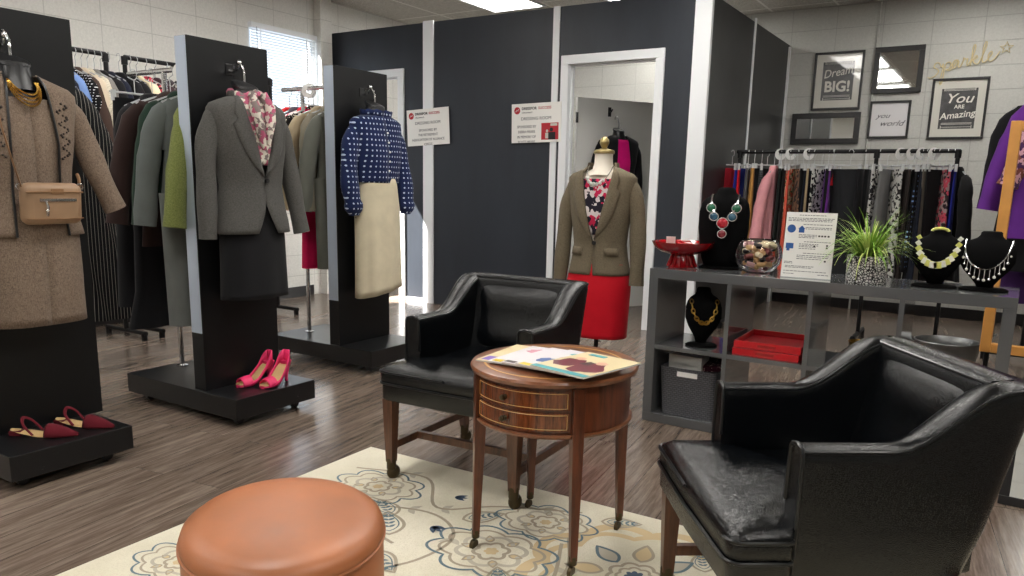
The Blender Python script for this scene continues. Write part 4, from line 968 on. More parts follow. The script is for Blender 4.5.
# ------------------------------------------------------------------ leather armchairs
def armchair(label, loc, rz):
    t = thing('armchair', label, 'armchair', loc, rz)
    lt, pp = M['bleather'], M['piping']
    # shell path (outer), from left arm front round the back to right arm front
    W = .277; yf, yb = -.18, .30; rc = .06
    path = []
    for y in frange(yf, yb-rc, 16): path.append((-W, y))
    for a in frange(0, pi/2, 7)[1:]: path.append((-W+rc*(1-cos(a)), yb-rc+rc*sin(a)))
    for x in frange(-W+rc, W-rc, 16)[1:]: path.append((x, yb))
    for a in frange(0, pi/2, 7)[1:]: path.append((W-rc+rc*sin(a), yb-rc+rc*cos(a)))
    for y in frange(yb-rc, yf, 16)[1:]: path.append((W, y))
    def hgt(y):
        k = min(1, max(0, (y-.015)/(.225))); k = k*k*(3-2*k); return .628+.132*k
    th = .06; N = len(path); rings = []; otop = []; itop = []; obot = []
    for i, (x, y) in enumerate(path):
        a = Vector(path[max(0, i-1)]); b = Vector(path[min(N-1, i+1)]); d = (b-a).normalized(); n_ = Vector((d.y, -d.x))  # inward
        h = hgt(y); kb = max(0, (y-.0)/.30)
        def P(off, z):
            lean = kb*(.36*(z-.60) if z < .6 else .10*(z-.6)); fl = .06*(z-.45)*kb*(x/W)
            q = Vector((x, y))+n_*off; return (q.x+fl*.6, q.y+lean, z)
        thk = th*(1+.55*kb)
        prof = [(0.006, .33), (0, .35), (0, .45), (0, h-.03), (.001, h-.008), (.007, h), (thk*.5, h+.006), (thk-.007, h), (thk-.001, h-.008), (thk, h-.03), (thk+.004, .5), (thk, .42)]
        rings.append([P(*p) for p in prof]); otop.append(P(.003, h-.006)); itop.append(P(thk-.004, h-.008)); obot.append(P(.002, .335))
    MB().loft(rings, cap=False, closed=False).add(rings[0], [tuple(range(12))]).add(rings[-1], [tuple(range(12))]).build('shell', lt, t, angle=50)
    m = MB(); m.tube(otop, .0045, 6).tube(itop, .0045, 6)
    for ring in (rings[0], rings[-1]): m.tube([ring[0]]+ring[2:11], .0045, 6)
    for sx in (-1, 1):
        j = 16+6-1 if sx < 0 else N-16-6; m.tube([rings[j][k] for k in range(0, 5)], .0035, 6)
    m.build('piping', pp, t)
    # padded inner back
    m = MB(); rr = []
    nx, nz = 17, 11
    for j in range(nz):
        z = .45+(.742-.45)*j/(nz-1); row = []
        for i in range(nx):
            u_ = -1+2*i/(nx-1); v_ = -1+2*j/(nz-1)
            puff = .045*(1-abs(u_)**5)*(1-abs(v_)**5)
            hw = .208+.006*(z-.43)/.28; row.append((u_*hw, .222-puff+.30*(z-.60)*(1 if z < .6 else .4), z))
        rr.append(row)
    m.loft(rr, cap=False, closed=False); m.build('back_cushion', lt, t, angle=180)
    e = [rr[0][0]]+[r_[0] for r_ in rr]+rr[-1][1:-1]+[r_[-1] for r_ in rr[::-1]]
    MB().tube(e, .0045, 6).build('back_piping', pp, t)
    # seat: T shaped cushion with domed top
    def seat_outline(gr=0):
        P = []; a, f_, b_, c_ = .303+gr, -.325-gr, -.19, .24; ci = .222+gr*0
        def arc(cx, cy, r_, a0, a1, n_=6): return [(cx+r_*cos(q), cy+r_*sin(q)) for q in frange(a0, a1, n_)]
        P += arc(a-.035, f_+.035, .035, -pi/2, 0); P += arc(a-.012, b_-.012, .012, 0, pi/2, 3)
        P += [(ci, b_), (ci, (b_+c_)/2)]; P += [(ci, c_), (0, c_), (-ci, c_)]; P += [(-ci, (b_+c_)/2), (-ci, b_)]
        P += arc(-a+.012, b_-.012, .012, pi/2, pi, 3); P += arc(-a+.035, f_+.035, .035, pi, 1.5*pi); P += [(0, f_-.006)]
        return P
    O = seat_outline(); rings = []
    for z, s in ((.392, .985), (.398, 1), (.432, 1.003), (.447, .99), (.456, .955), (.464, .88), (.472, .7), (.478, .4), (.480, .05)):
        rings.append([(x*s, (y+.04)*s-.04, z) for x, y in O])
    MB().loft(rings).build('seat', lt, t, angle=180)
    MB().tube([(x*1.006, y*1.006, .441) for x, y in O], .0045, 6).tube([(x*1.006, y*1.006, .396) for x, y in O], .0045, 6, closed=True).build('seat_piping', pp, t)
    O2 = seat_outline(-.003)
    MB().loft([[(x*s, y*s, z) for x, y in O2] for z, s in ((.328, .98), (.335, 1), (.392, 1))]).build('seat_rail', lt, t, angle=50)
    # legs
    for sx in (-1, 1):
        for f_ in (1, 0):
            x = sx*.272; y = -.285 if f_ else .2
            y2 = y if f_ else y+.035
            m = MB(); m.loft([[(x+a*q*(1 if True else 1)+(0 if f_ else 0), yy_+b*q, z) for a, b in ((-.024, -.024), (.024, -.024), (.024, .024), (-.024, .024))] for z, q, yy_ in ((.332, 1, y), (.075, .66, y2))])
            lg = m.build('leg', M['walnut'], t, smooth=False, bevel=.002)
            cm = MB(); cm.lathe([(.017, .045), (.019, .05), (.019, .085), (.017, .09)], 14, (x, y2, 0)).ball((x, y2+.012, .0305), .03, 14, sx=.8)
            cm.build('caster', M['brass'], lg)
    m = MB()
    for sx in (-1, 1): m.box(sx*.272-.011, sx*.272+.011, -.27, .215, .125, .155)
    m.box(-.262, .262, -.135, -.113, .128, .158); m.build('stretcher', M['walnut'], t, smooth=False, bevel=.002)
    m = MB()
    return t
M['bleather'] = M['leather']
armchair('black leather armchair facing left behind the round drum table', (-1.640, 2.447, 0), R(3.0))
armchair('large black leather armchair in the right foreground seen from its side', (-.30, 1.885, 0), R(-54.5))

# ------------------------------------------------------------------ drum table
TX, TY = -1.14, 2.06
tb = thing('drum_table', 'round mahogany drum table with two small drawers and slender legs', 'table', (TX, TY, 0), R(3))
ht = .598; tb.scale = (1, 1.08, 1)
m = MB(); m.lathe([(.001, ht-.022), (.240, ht-.022), (.254, ht-.018), (.258, ht-.008), (.254, ht-.001), (.246, ht), (.001, ht)], 64); m.build('top', M['mahogt'], tb)
m = MB()
for ra in (.214,):
    m.loft([[(r0_*cos(2*pi*k/64), r0_*sin(2*pi*k/64), z) for k in range(64)] for r0_, z in ((ra-.0035, ht-.001), (ra-.0035, ht+.0008), (ra+.0035, ht+.0008), (ra+.0035, ht-.001))], cap=False)
m.build('inlay_ring', M['inlay'], tb)
zb_, R_ = .437, .236
MB().lathe([(.001, zb_), (R_, zb_), (R_, ht-.022), (.001, ht-.022)], 64).build('drum', M['mahog'], tb, angle=30)
MB().lathe([(R_, zb_+.002), (R_+.008, zb_+.003), (R_+.010, zb_-.003), (R_+.006, zb_-.010), (R_-.01, zb_-.010), (R_-.01, zb_+.002), (R_, zb_+.002)], 64).build('bottom_moulding', M['mahogt'], tb)
for i, (z0, z1) in enumerate(((.449, .503), (.511, .566))):
    m = MB(); a0, a1 = R(-90-39), R(-90+39)
    rr = [[(R_+.0035)*cos(a), (R_+.0035)*sin(a), z] for a in [0] for z in [0]]
    rings = []
    for a in frange(a0, a1, 24):
        rings.append([((R_+o)*cos(a), (R_+o)*sin(a), z) for o, z in ((-.002, z0), (.0045, z0), (.0045, z1), (-.002, z1))])
    dr = m.loft(rings).build('drawer', M['flame'], tb, angle=30)
    m = MB(); e = .006
    P = [((R_+.005)*cos(a), (R_+.005)*sin(a), z0+e) for a in frange(a0+.03, a1-.03, 20)]+[((R_+.005)*cos(a), (R_+.005)*sin(a), z1-e) for a in frange(a1-.03, a0+.03, 20)]
    m.tube(P, .0012, 4, closed=True).build('inlay_line', M['inlay'], dr)
    m = MB(); m.lathe([(.001, 0), (.008, 0), (.005, .006), (.009, .012), (.008, .018), (.001, .02)], 14); m.xf(Matrix.Translation(((R_+.004)*cos(R(-97)), (R_+.004)*sin(R(-97)), (z0+z1)/2)) @ Matrix.Rotation(R(-97), 4, 'Z') @ Matrix.Rotation(R(90), 4, 'Y')); m.build('knob', M['brass'], dr)
for a in (45, 135, 225, 315):
    ca, sa = cos(R(a)), sin(R(a)); m = MB()
    def sq(r_, h_, z): return [(r_*ca+(x*ca-y*sa), r_*sa+(x*sa+y*ca), z) for x, y in ((-h_, -h_), (h_, -h_), (h_, h_), (-h_, h_))]
    m.loft([sq(R_-.004, .017, ht-.023), sq(R_-.004, .017, zb_-.02), sq(R_+.004, .0105, .05)])
    lg = m.build('leg', M['mahog'], tb, smooth=False, bevel=.0015)
    px_, py_ = (R_+.004)*ca, (R_+.004)*sa
    MB().lathe([(.010, .035), (.0125, .038), (.0125, .062), (.010, .064)], 12, (px_, py_, 0)).tube([(px_-.006, py_-.01, .017), (px_+.006, py_-.01, .017)], .0165, 14).build('caster', M['brass'], lg)

# magazines
def magazine(x, y, rz, z, label, cols, shapes, w_=.2, h_=.27, th=.005):
    t = thing('magazine', label, 'magazine', (x, y, z), rz, 'magazines on the drum table')
    MB().box(-w_/2, w_/2, -h_/2, h_/2, 0, th-.0006).build('pages', M['paper'], t, smooth=False)
    MB().box(-w_/2-.001, w_/2+.0005, -h_/2-.0005, h_/2+.0005, th-.0006, th).build('cover', cols[0], t, smooth=False)
    for i, (kind, mt, a) in enumerate(shapes):
        m = MB(); zz_ = th+.0002*(i+1)
        if kind == 'r': m.box(a[0]*w_/2, a[1]*w_/2, a[2]*h_/2, a[3]*h_/2, th-.0002, zz_)
        else:
            q = random.Random(i+int(x*1000)); k = 16
            m.add([(a[0]*w_/2+a[2]*w_/2*cos(2*pi*j/k)*q.uniform(.7, 1.1), a[1]*h_/2+a[3]*h_/2*sin(2*pi*j/k)*q.uniform(.7, 1.1), zz_) for j in range(k)], [tuple(range(k))])
        m.build('cover_print', mt, t, smooth=False)
def cm(nm, c_): return M.setdefault('c_'+nm, simple('cover_'+nm, c_, .3, coat=.4))
cY, cT, cMa, cP, cV, cW, cO, cB, cPk, cD = cm('pale_yellow', (240,222,176)), cm('teal', (70,178,190)), cm('maroon', (120,36,56)), cm('peach', (240,190,160)), cm('violet', (130,96,190)), cm('white', (236,232,236)), cm('yellow', (240,210,50)), cm('blue', (80,120,180)), cm('rose', (224,150,170)), cm('dark', (60,44,44))
zt = ht+.0008
mags = [(-1.245, 2.05, 4, cY, [('r', cV, (-.9,-.3,-.9,-.5)), ('b', cPk, (.3,.4,.4,.3)), ('b', cO, (-.1,-.7,.25,.2)), ('b', cV, (.5,-.6,.3,.2))], 'magazine with violet and yellow cover at the bottom left of the fan'),
 (-1.185, 2.035, 0, cW, [('b', cPk, (-.3,.5,.5,.25)), ('b', cB, (.3,.1,.2,.2)), ('r', cO, (-.9,-.2,-.95,-.75))], 'white magazine with rose patches second from the left of the fan'),
 (-1.12, 2.02, -5, cW, [('b', cB, (.1,-.3,.4,.2)), ('b', cO, (-.2,.3,.2,.12)), ('b', cPk, (.5,.4,.3,.3)), ('r', cD, (-.95,-.6,-.95,-.8))], 'white magazine with blue and yellow flowers third in the fan'),
 (-1.055, 2.0, -9, cW, [('b', cPk, (.1,.1,.6,.35)), ('b', cB, (-.6,-.3,.3,.25)), ('r', cO, (-.9,-.1,-.98,-.8)), ('b', cT, (-.3,.6,.3,.12))], 'white magazine with rose blossom cover under the top magazine'),
 (-.99, 1.98, -12, cY, [('r', cT, (-1,1,-1,-.8)), ('b', cMa, (-.45,-.15,.5,.42)), ('b', cMa, (.35,-.3,.55,.5)), ('b', cP, (.35,.22,.22,.16)), ('b', cD, (.05,.0,.2,.2)), ('b', cP, (-.5,.3,.2,.14)), ('r', cT, (-.7,-.1,.72,.86))], 'top magazine with two people in maroon and a teal strip')]
for i, (x, y, a, c0, shp, lb) in enumerate(mags):
    magazine(x, y, R(a), zt+i*.0055, lb, [c0], shp, .2, .27)

# ------------------------------------------------------------------ ottoman
ot = thing('ottoman', 'round cognac leather ottoman in the foreground on the rug', 'ottoman', (-1.192, 1.015, 0), R(139.8))
r_, h_ = .204, .455; ot.scale = (1.17, 1, 1)
MB().lathe([(.001, .012), (r_-.006, .012), (r_-.002, .03), (r_, .2), (r_-.001, h_-.045), (r_-.003, h_-.04)], 64).build('side', M['tan'], ot, angle=50)
MB().lathe([(r_-.004, h_-.045), (r_+.001, h_-.036), (r_+.001, h_-.028), (r_-.004, h_-.014), (r_-.018, h_-.003), (r_-.05, h_+.004), (r_*.4, h_+.009), (.001, h_+.01)], 64).build('top', M['tan'], ot, angle=180)
MB().tube([((r_+.001)*cos(a), (r_+.001)*sin(a), h_-.04) for a in frange(0, 2*pi, 65)[:-1]], .0035, 6, closed=True).build('piping', M['tan'], ot)
MB().lathe([(.001, .002), (r_-.02, .002), (r_-.02, .013), (.001, .013)], 40).build('base', M['black'], ot)

# ------------------------------------------------------------------ rug
def rug_mat():
    n = NT('floral_rug'); v = n.coord()
    base = n.ramp(n.noise(v, 3, 4), [(.3, lin((206,200,178))), (.7, lin((226,220,202)))])
    f = n.noise(n.coord(scale=(1,1,1)), 220, 2, .8)
    n.base(n.mix(n.math('MULTIPLY', n.math('GREATER_THAN', f, .55), .25), base, lin((180,172,150))))
    n.set(Roughness=.95, Specular_IOR_Level=.05); n.bump(f, .4, .003); return n.m
rug = thing('area_rug', 'cream floral rug with grey blue and tan blossoms under the armchairs', 'rug', (-.765, 1.192, 0), R(1))
RW, RL = 1.42, 1.20
rg = dict(t=simple('rug_taupe', (170,160,142), .95, spec=.05), s=simple('rug_sand', (205,184,146), .95, spec=.05), b=simple('rug_slate_blue', (112,130,138), .95, spec=.05), d=simple('rug_navy', (84,98,116), .95, spec=.05), c=simple('rug_cream', (222,216,198), .95, spec=.05), g=simple('rug_grey', (186,180,164), .95, spec=.05))
layers = {k: MB() for k in rg}; ZR = {'s': .0084, 't': .0088, 'g': .0086, 'c': .0092, 'b': .0094, 'd': .0096}
def clipok(P): return all(abs(x) < RW-.004 and abs(y) < RL-.004 for x, y in P)
def poly(k, P, dz=0):
    if clipok(P): layers[k].add([(x, y, ZR[k]+dz) for x, y in P], [tuple(range(len(P)))])
def band(k, P, wd, closed=True, dz=0):
    n_ = len(P); Q = []
    for i in range(n_):
        a = Vector(P[i-1 if (i or closed) else i]); b = Vector(P[(i+1) % n_ if (i < n_-1 or closed) else i]); d_ = (b-a); d_ = d_.normalized() if d_.length else Vector((1,0))
        w0 = wd if isinstance(wd, (int, float)) else wd[i]; nn_ = Vector((-d_.y, d_.x))*w0
        Q.append((Vector(P[i])+nn_, Vector(P[i])-nn_))
    for i in range(n_ if closed else n_-1):
        (a, b), (c_, d_) = Q[i], Q[(i+1) % n_]
        poly(k, [tuple(a), tuple(b), tuple(d_), tuple(c_)], dz)
def petal(cx, cy, ang, l, w_, r0=0, n_=14, tip=.75):
    P = []
    for i in range(n_+1):
        q = i/n_; P.append((r0+l*q, w_*sin(pi*q**tip)))
    for i in range(1, n_): q = 1-i/n_; P.append((r0+l*q, -w_*sin(pi*q**tip)))
    return [(cx+x*cos(ang)-y*sin(ang), cy+x*sin(ang)+y*cos(ang)) for x, y in P]
def scallop(cx, cy, r_, n_, dep, sx=1, rot=0, N=96): return [(cx+sx*r_*(1+dep*abs(sin(n_*a/2)))*cos(a+rot), cy+r_*(1+dep*abs(sin(n_*a/2)))*sin(a+rot)) for a in [2*pi*i/N for i in range(N)]]
def big_flower(cx, cy, s=1, rot=0):
    band('s', scallop(cx, cy, .25*s, 8, .18, rot=rot), .018*s); band('s', scallop(cx, cy, .215*s, 8, .16, rot=rot+.2), .012*s, dz=.0001)
    for i in range(8):
        a = rot+2*pi*i/8
        P = petal(cx, cy, a, .1*s, .026*s, .085*s); poly('g' if i % 2 else 's', P, .0003); band('b' if i % 2 else 't', P, .0045*s)
    band('t', scallop(cx, cy, .06*s, 8, .2, rot=rot), .005*s); band('t', scallop(cx, cy, .04*s, 8, .2), .004*s); 
    P = scallop(cx, cy, .02*s, 8, .4); poly('d', P)
def oval_flower(cx, cy, s=1, rot=0):
    band('b', scallop(cx, cy, .105*s, 8, .25, 1.35, rot), .0038*s); band('t', scallop(cx, cy, .088*s, 8, .2, 1.35, rot), .004*s)
    band('g', scallop(cx, cy, .06*s, 6, .3, 1.2, rot), .006*s); band('t', scallop(cx, cy, .035*s, 6, .3, 1, rot), .005*s); poly('s', scallop(cx, cy, .015*s, 6, .3))
    for i in range(6):
        P = petal(cx, cy, rot+2*pi*i/6, .035*s, .01*s, .05*s); poly('s', P); band('t', P, .0025*s)
def leafpod(cx, cy, ang, s=1):
    P = petal(cx, cy, ang, .15*s, .042*s, -.075*s); band('t', P, .005*s); P = petal(cx, cy, ang, .115*s, .028*s, -.055*s); band('b', P, .002*s)
    for i in range(4):
        for sg in (-1, 1):
            ox, oy = cx+(-.03+.022*i)*s*cos(ang), cy+(-.03+.022*i)*s*sin(ang); poly('b', petal(ox, oy, ang+sg*.9, .024*s, .0055*s))
def vine(P, k='t', wd=.006):
    S = smooth_pts(P, 8); band(k, S, wd, closed=False)
    for i in range(6, len(S)-3, 11):
        a = math.atan2(S[i+1][1]-S[i][1], S[i+1][0]-S[i][0])
        for sg in (-1, 1): poly('g', petal(S[i][0], S[i][1], a+sg*.8, .05, .012))
def tulip(cx, cy, ang, s=1):
    for da in (-.5, 0, .5): poly('d', petal(cx, cy, ang+da, .05*s, .010*s))
# blossoms: placed as a repeating half-drop pattern
q = random.Random(3)
fl = [(-.02, .78, 1.15, .2), (-.78, -.1, 1.1, .5), (.75, -.05, 1.15, 0), (-.0, -.75, 1.1, .4), (1.1, .85, 1, .1), (-1.15, -.85, 1, 0), (.95, -.9, 1, 0)]
for a in fl: big_flower(*a)
for a in [(-.42, .96, 1.05, -.2), (-.46, .68, 1.25, .1), (.42, .62, 1.2, .2), (-1.1, .88, 1.1, .4), (-.9, .42, 1, .2), (.36, .2, 1.1, 0), (-.33, -.42, 1.1, 0), (-1.2, .1, .9, 0), (.45, -.55, 1, 0), (-.75, -.85, 1, 0), (1.15, .35, 1, 0), (.45, 1.02, .8, 0)]: oval_flower(*a)
for a in [(-1.2, .75, 1.4, 1), (-.2, 1.1, .4, .9), (.12, .98, 2, .8), (-.95, .75, 2.6, 1), (-.35, .55, 2.2, .9), (-1.3, .45, .9, 1), (.62, .25, 1.9, 1), (-.62, .88, .9, 1), (-.86, .66, 2.3, 1.2), (-.7, .44, -.4, 1.1), (-.28, .45, .6, 1.1), (.2, .42, -.6, 1), (-.1, .15, .3, 1.1), (.68, .45, 1, 1), (-.5, .22, 1.2, 1.1), (-1.15, .55, .6, 1.1), (.1, -.25, 1, 1), (-.6, -.55, 2, 1), (-1.0, -.35, .5, 1), (.7, .85, .3, 1)]: leafpod(*a)
for P in ([(-1.38, .6), (-1.2, .5), (-1.0, .6), (-.75, .55)], [(-.55, .4), (-.35, .42), (-.2, .65), (-.3, .9)], [(.1, .5), (.35, .42), (.5, .3), (.75, .3)], [(-.9, .0), (-.7, .25), (-.45, .3), (-.3, .1)], [(.5, .9), (.7, 1.05), (.95, 1.1)], [(-1.3, .98), (-1.0, 1.05), (-.8, .85), (-.62, .98), (-.35, 1.1)], [(-1.1, .7), (-.8, .8), (-.62, .7), (-.62, .5), (-.75, .3)], [(-.3, .85), (-.2, .55), (-.3, .3), (-.15, .05)], [(.2, .9), (.3, .75), (.6, .65), (.9, .75)], [(-.6, .1), (-.35, .1), (-.2, -.15), (.1, -.05), (.3, .02)], [(-1.35, .3), (-1.05, .25), (-.95, .1), (-1.1, -.2)], [(-.6, -.3), (-.3, -.2), (0, -.35), (.3, -.25), (.5, -.3)]): vine(P)
for a in [(-.8, .96, .3, 1), (-.72, .72, -.4, 1.1), (-.3, .3, 2, 1), (.25, .88, .6, .9), (-.95, .25, 1, 1), (.15, .1, .3, 1)]: tulip(*a)
rb = MB().box(-RW, RW, -RL, RL, .0, .008)
for i, (k, m) in enumerate(layers.items()): rb.add(m.v, m.f, i+1)
rb.build('pile', [rug_mat()]+[rg[k] for k in layers], rug, smooth=False)

# ------------------------------------------------------------------ cube shelf and what is on it
K = thing('cube_shelf', 'low glossy grey cube shelving unit behind the right armchair', 'shelf', (-1.412, 3.463, 0), R(-1.0))
KW, KD, KH, o_, i_ = 1.488, .39, .758, .045, .02
cz = (KH-2*o_-i_)/2; cwid = (KW-2*o_-3*i_)/4
MB().box(0, KW, 0, KD, KH-o_, KH).build('top_panel', M['kallax'], K, smooth=False, bevel=.001)
MB().box(0, KW, 0, KD, 0.002, o_).build('bottom_panel', M['kallax'], K, smooth=False, bevel=.001)
for x in (0, KW-o_): MB().box(x, x+o_, 0, KD, o_, KH-o_).build('side_panel', M['kallax'], K, smooth=False, bevel=.001)
dv = []
for i in range(3):
    x = o_+cwid*(i+1)+i_*i; dv.append(x); MB().box(x, x+i_, .002, KD, o_, KH-o_).build('divider', M['kallax'], K, smooth=False)
for i in range(4):
    if i in (2, 3) and False: continue
    x = o_+(cwid+i_)*i; MB().box(x, x+cwid, .004, KD, o_+cz, o_+cz+i_).build('shelf', M['kallax'], K, smooth=False)
def kx(x, y, z=KH):  # local to world on the shelf
    a = R(-1.0); return (-1.412+x*cos(a)-y*sin(a), 3.463+x*sin(a)+y*cos(a), z)
ZS = o_+cz+i_
# red footed bowl with cards
bw = thing('footed_bowl', 'dark red glazed footed bowl with price cards on the shelf end', 'bowl', kx(.1, .15))
MB().lathe([(.001, .0), (.058, 0), (.06, .004), (.05, .012), (.042, .05), (.052, .056), (.09, .066), (.118, .085), (.13, .108), (.124, .108), (.112, .088), (.08, .072), (.04, .064), (.001, .062)], 48).build('bowl', M['redgl'], bw, angle=60)
m = MB()
for i in range(14):
    a = 2*pi*i/14; m.tube([(.061*cos(a), .061*sin(a), .004), (.044*cos(a), .044*sin(a), .05)], .005, 6)
m.build('foot_ribs', M['redgl'], bw); bw.scale = (1.15, 1.15, 1.15)
for i, (x, y, rz, ry, lb) in enumerate([(-.055, -.02, 20, 20, 'small upright white card leaning in the red bowl'), (.03, -.03, -10, 70, 'small white card lying in the red bowl')]):
    p = Vector(kx(.1, .15, KH+.13))+Vector((x, y, 0)); tag(MB().box(-.022, .022, -.0008, .0008, -.018, .018).build('price_card', M['paper'], None, p, (R(ry), 0, R(rz)), smooth=False), lb, 'card')
tag(MB().lathe([(.001, 0), (.012, 0), (.014, .01), (.008, .02), (.01, .03), (.004, .04), (.001, .042)], 14).build('red_ornament', M['red'], None, Vector(kx(.1, .15, KH+.08))+Vector((-.012, -.02, 0))), 'little red ornament standing between the cards in the bowl', 'ornament')
# necklace busts
def bust(name_label, loc, rz, h, w_, prof=None):
    t = thing('necklace_bust', name_label, 'jewellery bust', loc, rz)
    m = MB(); m.lathe([(.001, 0), (.05*w_/.075, 0), (.052*w_/.075, .006), (.045*w_/.075, .012), (.001, .013)], 24, sx=1.3); m.build('foot', M['velvet'], t)
    rings = []
    prof = prof or [(0.04, .30, .22, .02), (.10, .34, .22, .01), (.2, .5, .3, 0), (.35, .8, .42, -.01), (.5, 1.0, .44, -.012), (.68, 1.0, .42, -.006), (.78, .9, .38, .0), (.84, .74, .36, .008), (.885, .5, .33, .014), (.93, .4, .33, .02), (.98, .38, .32, .024), (1.0, .32, .28, .026), (1.005, .1, .1, .026)]
    for z, a, b, oy in prof:
        rings.append([(a*w_*cos(2*pi*k/32), b*w_*sin(2*pi*k/32)+oy*1.5, z*h) for k in range(32)])
    m = MB(); m.loft(rings); m.build('bust', M['velvet'], t, angle=180)
    return [(z*h, a*w_, b*w_, oy*1.5) for z, a, b, oy in prof][::-1]
def onbust(P, pf, off=.004):
    out = []
    for x, y, z in P:
        a, b, oy = interp(pf, z); k = 1-min(.97, abs(x)/a)**2; out.append((x, oy-(b+off)*math.sqrt(k)-off*.5, z))
    return out
def ustrand(w_, ztop, zlow, front, n_=24, back=.02, p=1.):
    return [(w_*cos(a), back-(front+back)*abs(sin(a))**.7, ztop-(ztop-zlow)*abs(sin(a))**p) for a in frange(0, pi, n_)]
b1 = kx(.262, .25); z1 = R(12)
TALL = [(.03, .7, .4, 0), (.12, .82, .44, 0), (.3, .92, .46, -.004), (.5, 1.0, .48, -.008), (.7, 1.0, .46, -.006), (.8, .94, .42, -.002), (.86, .8, .38, .004), (.9, .55, .34, .012), (.935, .4, .33, .016), (.975, .36, .3, .02), (1.0, .28, .24, .02), (1.005, .1, .1, .02)]
pf1 = bust('tall black velvet bust wearing the coloured gem necklace', b1, z1, .385, .118, TALL)
nk = thing('necklace', 'statement necklace with green blue and red gems on the tall bust', 'necklace', b1, z1)
P = onbust(ustrand(.062, .352, .235, .062), pf1)
silver = M['chrome']
MB().tube(P[:8], .005, 6).build('crystal_chain', silver, nk)
MB().tube(P[-8:], .005, 6).build('crystal_chain', silver, nk)
gem = lambda nm, c_: M.setdefault('g'+nm, simple('gem_'+nm, c_, .08, coat=1))
for x, z, s, g in ((-.058, .29, .021, gem('green', (20,96,66))), (.058, .29, .021, gem('green', (20,96,66))), (-.042, .25, .02, gem('blue', (40,84,110))), (.042, .25, .02, gem('blue', (40,84,110))), (0, .22, .026, gem('red', (176,20,40))), (0, .17, .02, gem('dark_red', (120,30,40)))):
    gy = onbust([(x, 0, z)], pf1, .006)[0][1]; sh = MB(); sh.ball((x, gy, z), s, 14, sy=.4, sz=.95); gm = sh.build('gem', g, nk)
    MB().tube([(x+s*1.02*cos(a), gy-.002, z+s*.97*sin(a)) for a in frange(0, 2*pi, 17)[:-1]], .0028, 6, closed=True).build('setting', silver, gm)
b2 = kx(1.19, .16); z2 = R(0)
pf2 = bust('black velvet bust wearing the white and yellow square bead necklace', b2, z2, .235, .094)
nk = thing('necklace', 'chunky necklace of white and yellow square beads on the middle bust', 'necklace', b2, z2)
P = onbust(ustrand(.074, .2, .095, .045, 16, .02), pf2, .005); m1, m2 = simple('yellow_bead', (205,206,110), .3), simple('white_bead', (232,232,220), .25)
for i, p in enumerate(P):
    s = .009+.0055*sin(pi*i/15); big = (i % 3 != 2)
    MB().box(-s, s, -.004, .004, -s*.9, s*.9, M=Matrix.Translation(p) @ Matrix.Rotation(-.9*cos(pi*i/15)*1.0, 4, 'Y')).build('bead', m2 if i % 2 == 0 else m1, nk, bevel=.0015)
MB().tube([(.03*cos(a), .0, .228+.012*sin(a)) for a in frange(0, pi, 12)], .006, 6).build('clasp_cord', m1, nk)
b3_ = kx(1.365, .17); z3 = R(-6)
pf3 = bust('black velvet bust wearing the silver fringe necklace at the shelf end', b3_, z3, .235, .098)
nk = thing('necklace', 'silver chain necklace with dangling bead fringe on the right bust', 'necklace', b3_, z3)
P = onbust(ustrand(.08, .2, .09, .046, 30, .02), pf3)
MB().tube(P, .0032, 6).build('chain', silver, nk)
pearl = simple('pearl', (225,222,214), .2)
for i in range(2, 28, 2):
    p = P[i]; l = .026+.012*sin(pi*i/29)
    d_ = MB().tube([p, (p[0]*1.03, p[1]-.004, p[2]-l)], .0015, 5).build('pendant_chain', silver, nk)
    MB().ball((p[0]*1.03, p[1]-.005, p[2]-l-.004), .0062, 8).build('pendant_bead', pearl if i % 4 else silver, d_)
# small bust in the cube
b4 = kx(.235, .12, ZS); pf4 = bust('small black bust with gold necklace inside the upper left cube', b4, R(25), .28, .085)
nk = thing('necklace', 'chunky gold link necklace on the small bust inside the cube', 'necklace', b4, R(25))
P = onbust(ustrand(.06, .23, .12, .05, 16, .015), pf4, .006)
for i, p in enumerate(P[:-1]):
    a = Vector(p); b = Vector(P[i+1]); c_ = (a+b)/2; d_ = (b-a).normalized(); w_ = Vector((0, -1, 0)) if i % 2 else d_.cross(Vector((0, -1, 0))).normalized()
    MB().tube([c_+d_*.013*cos(q_)+w_*.008*sin(q_) for q_ in frange(0, 2*pi, 13)[:-1]], .003, 6, closed=True).build('link', M['gold'], nk)
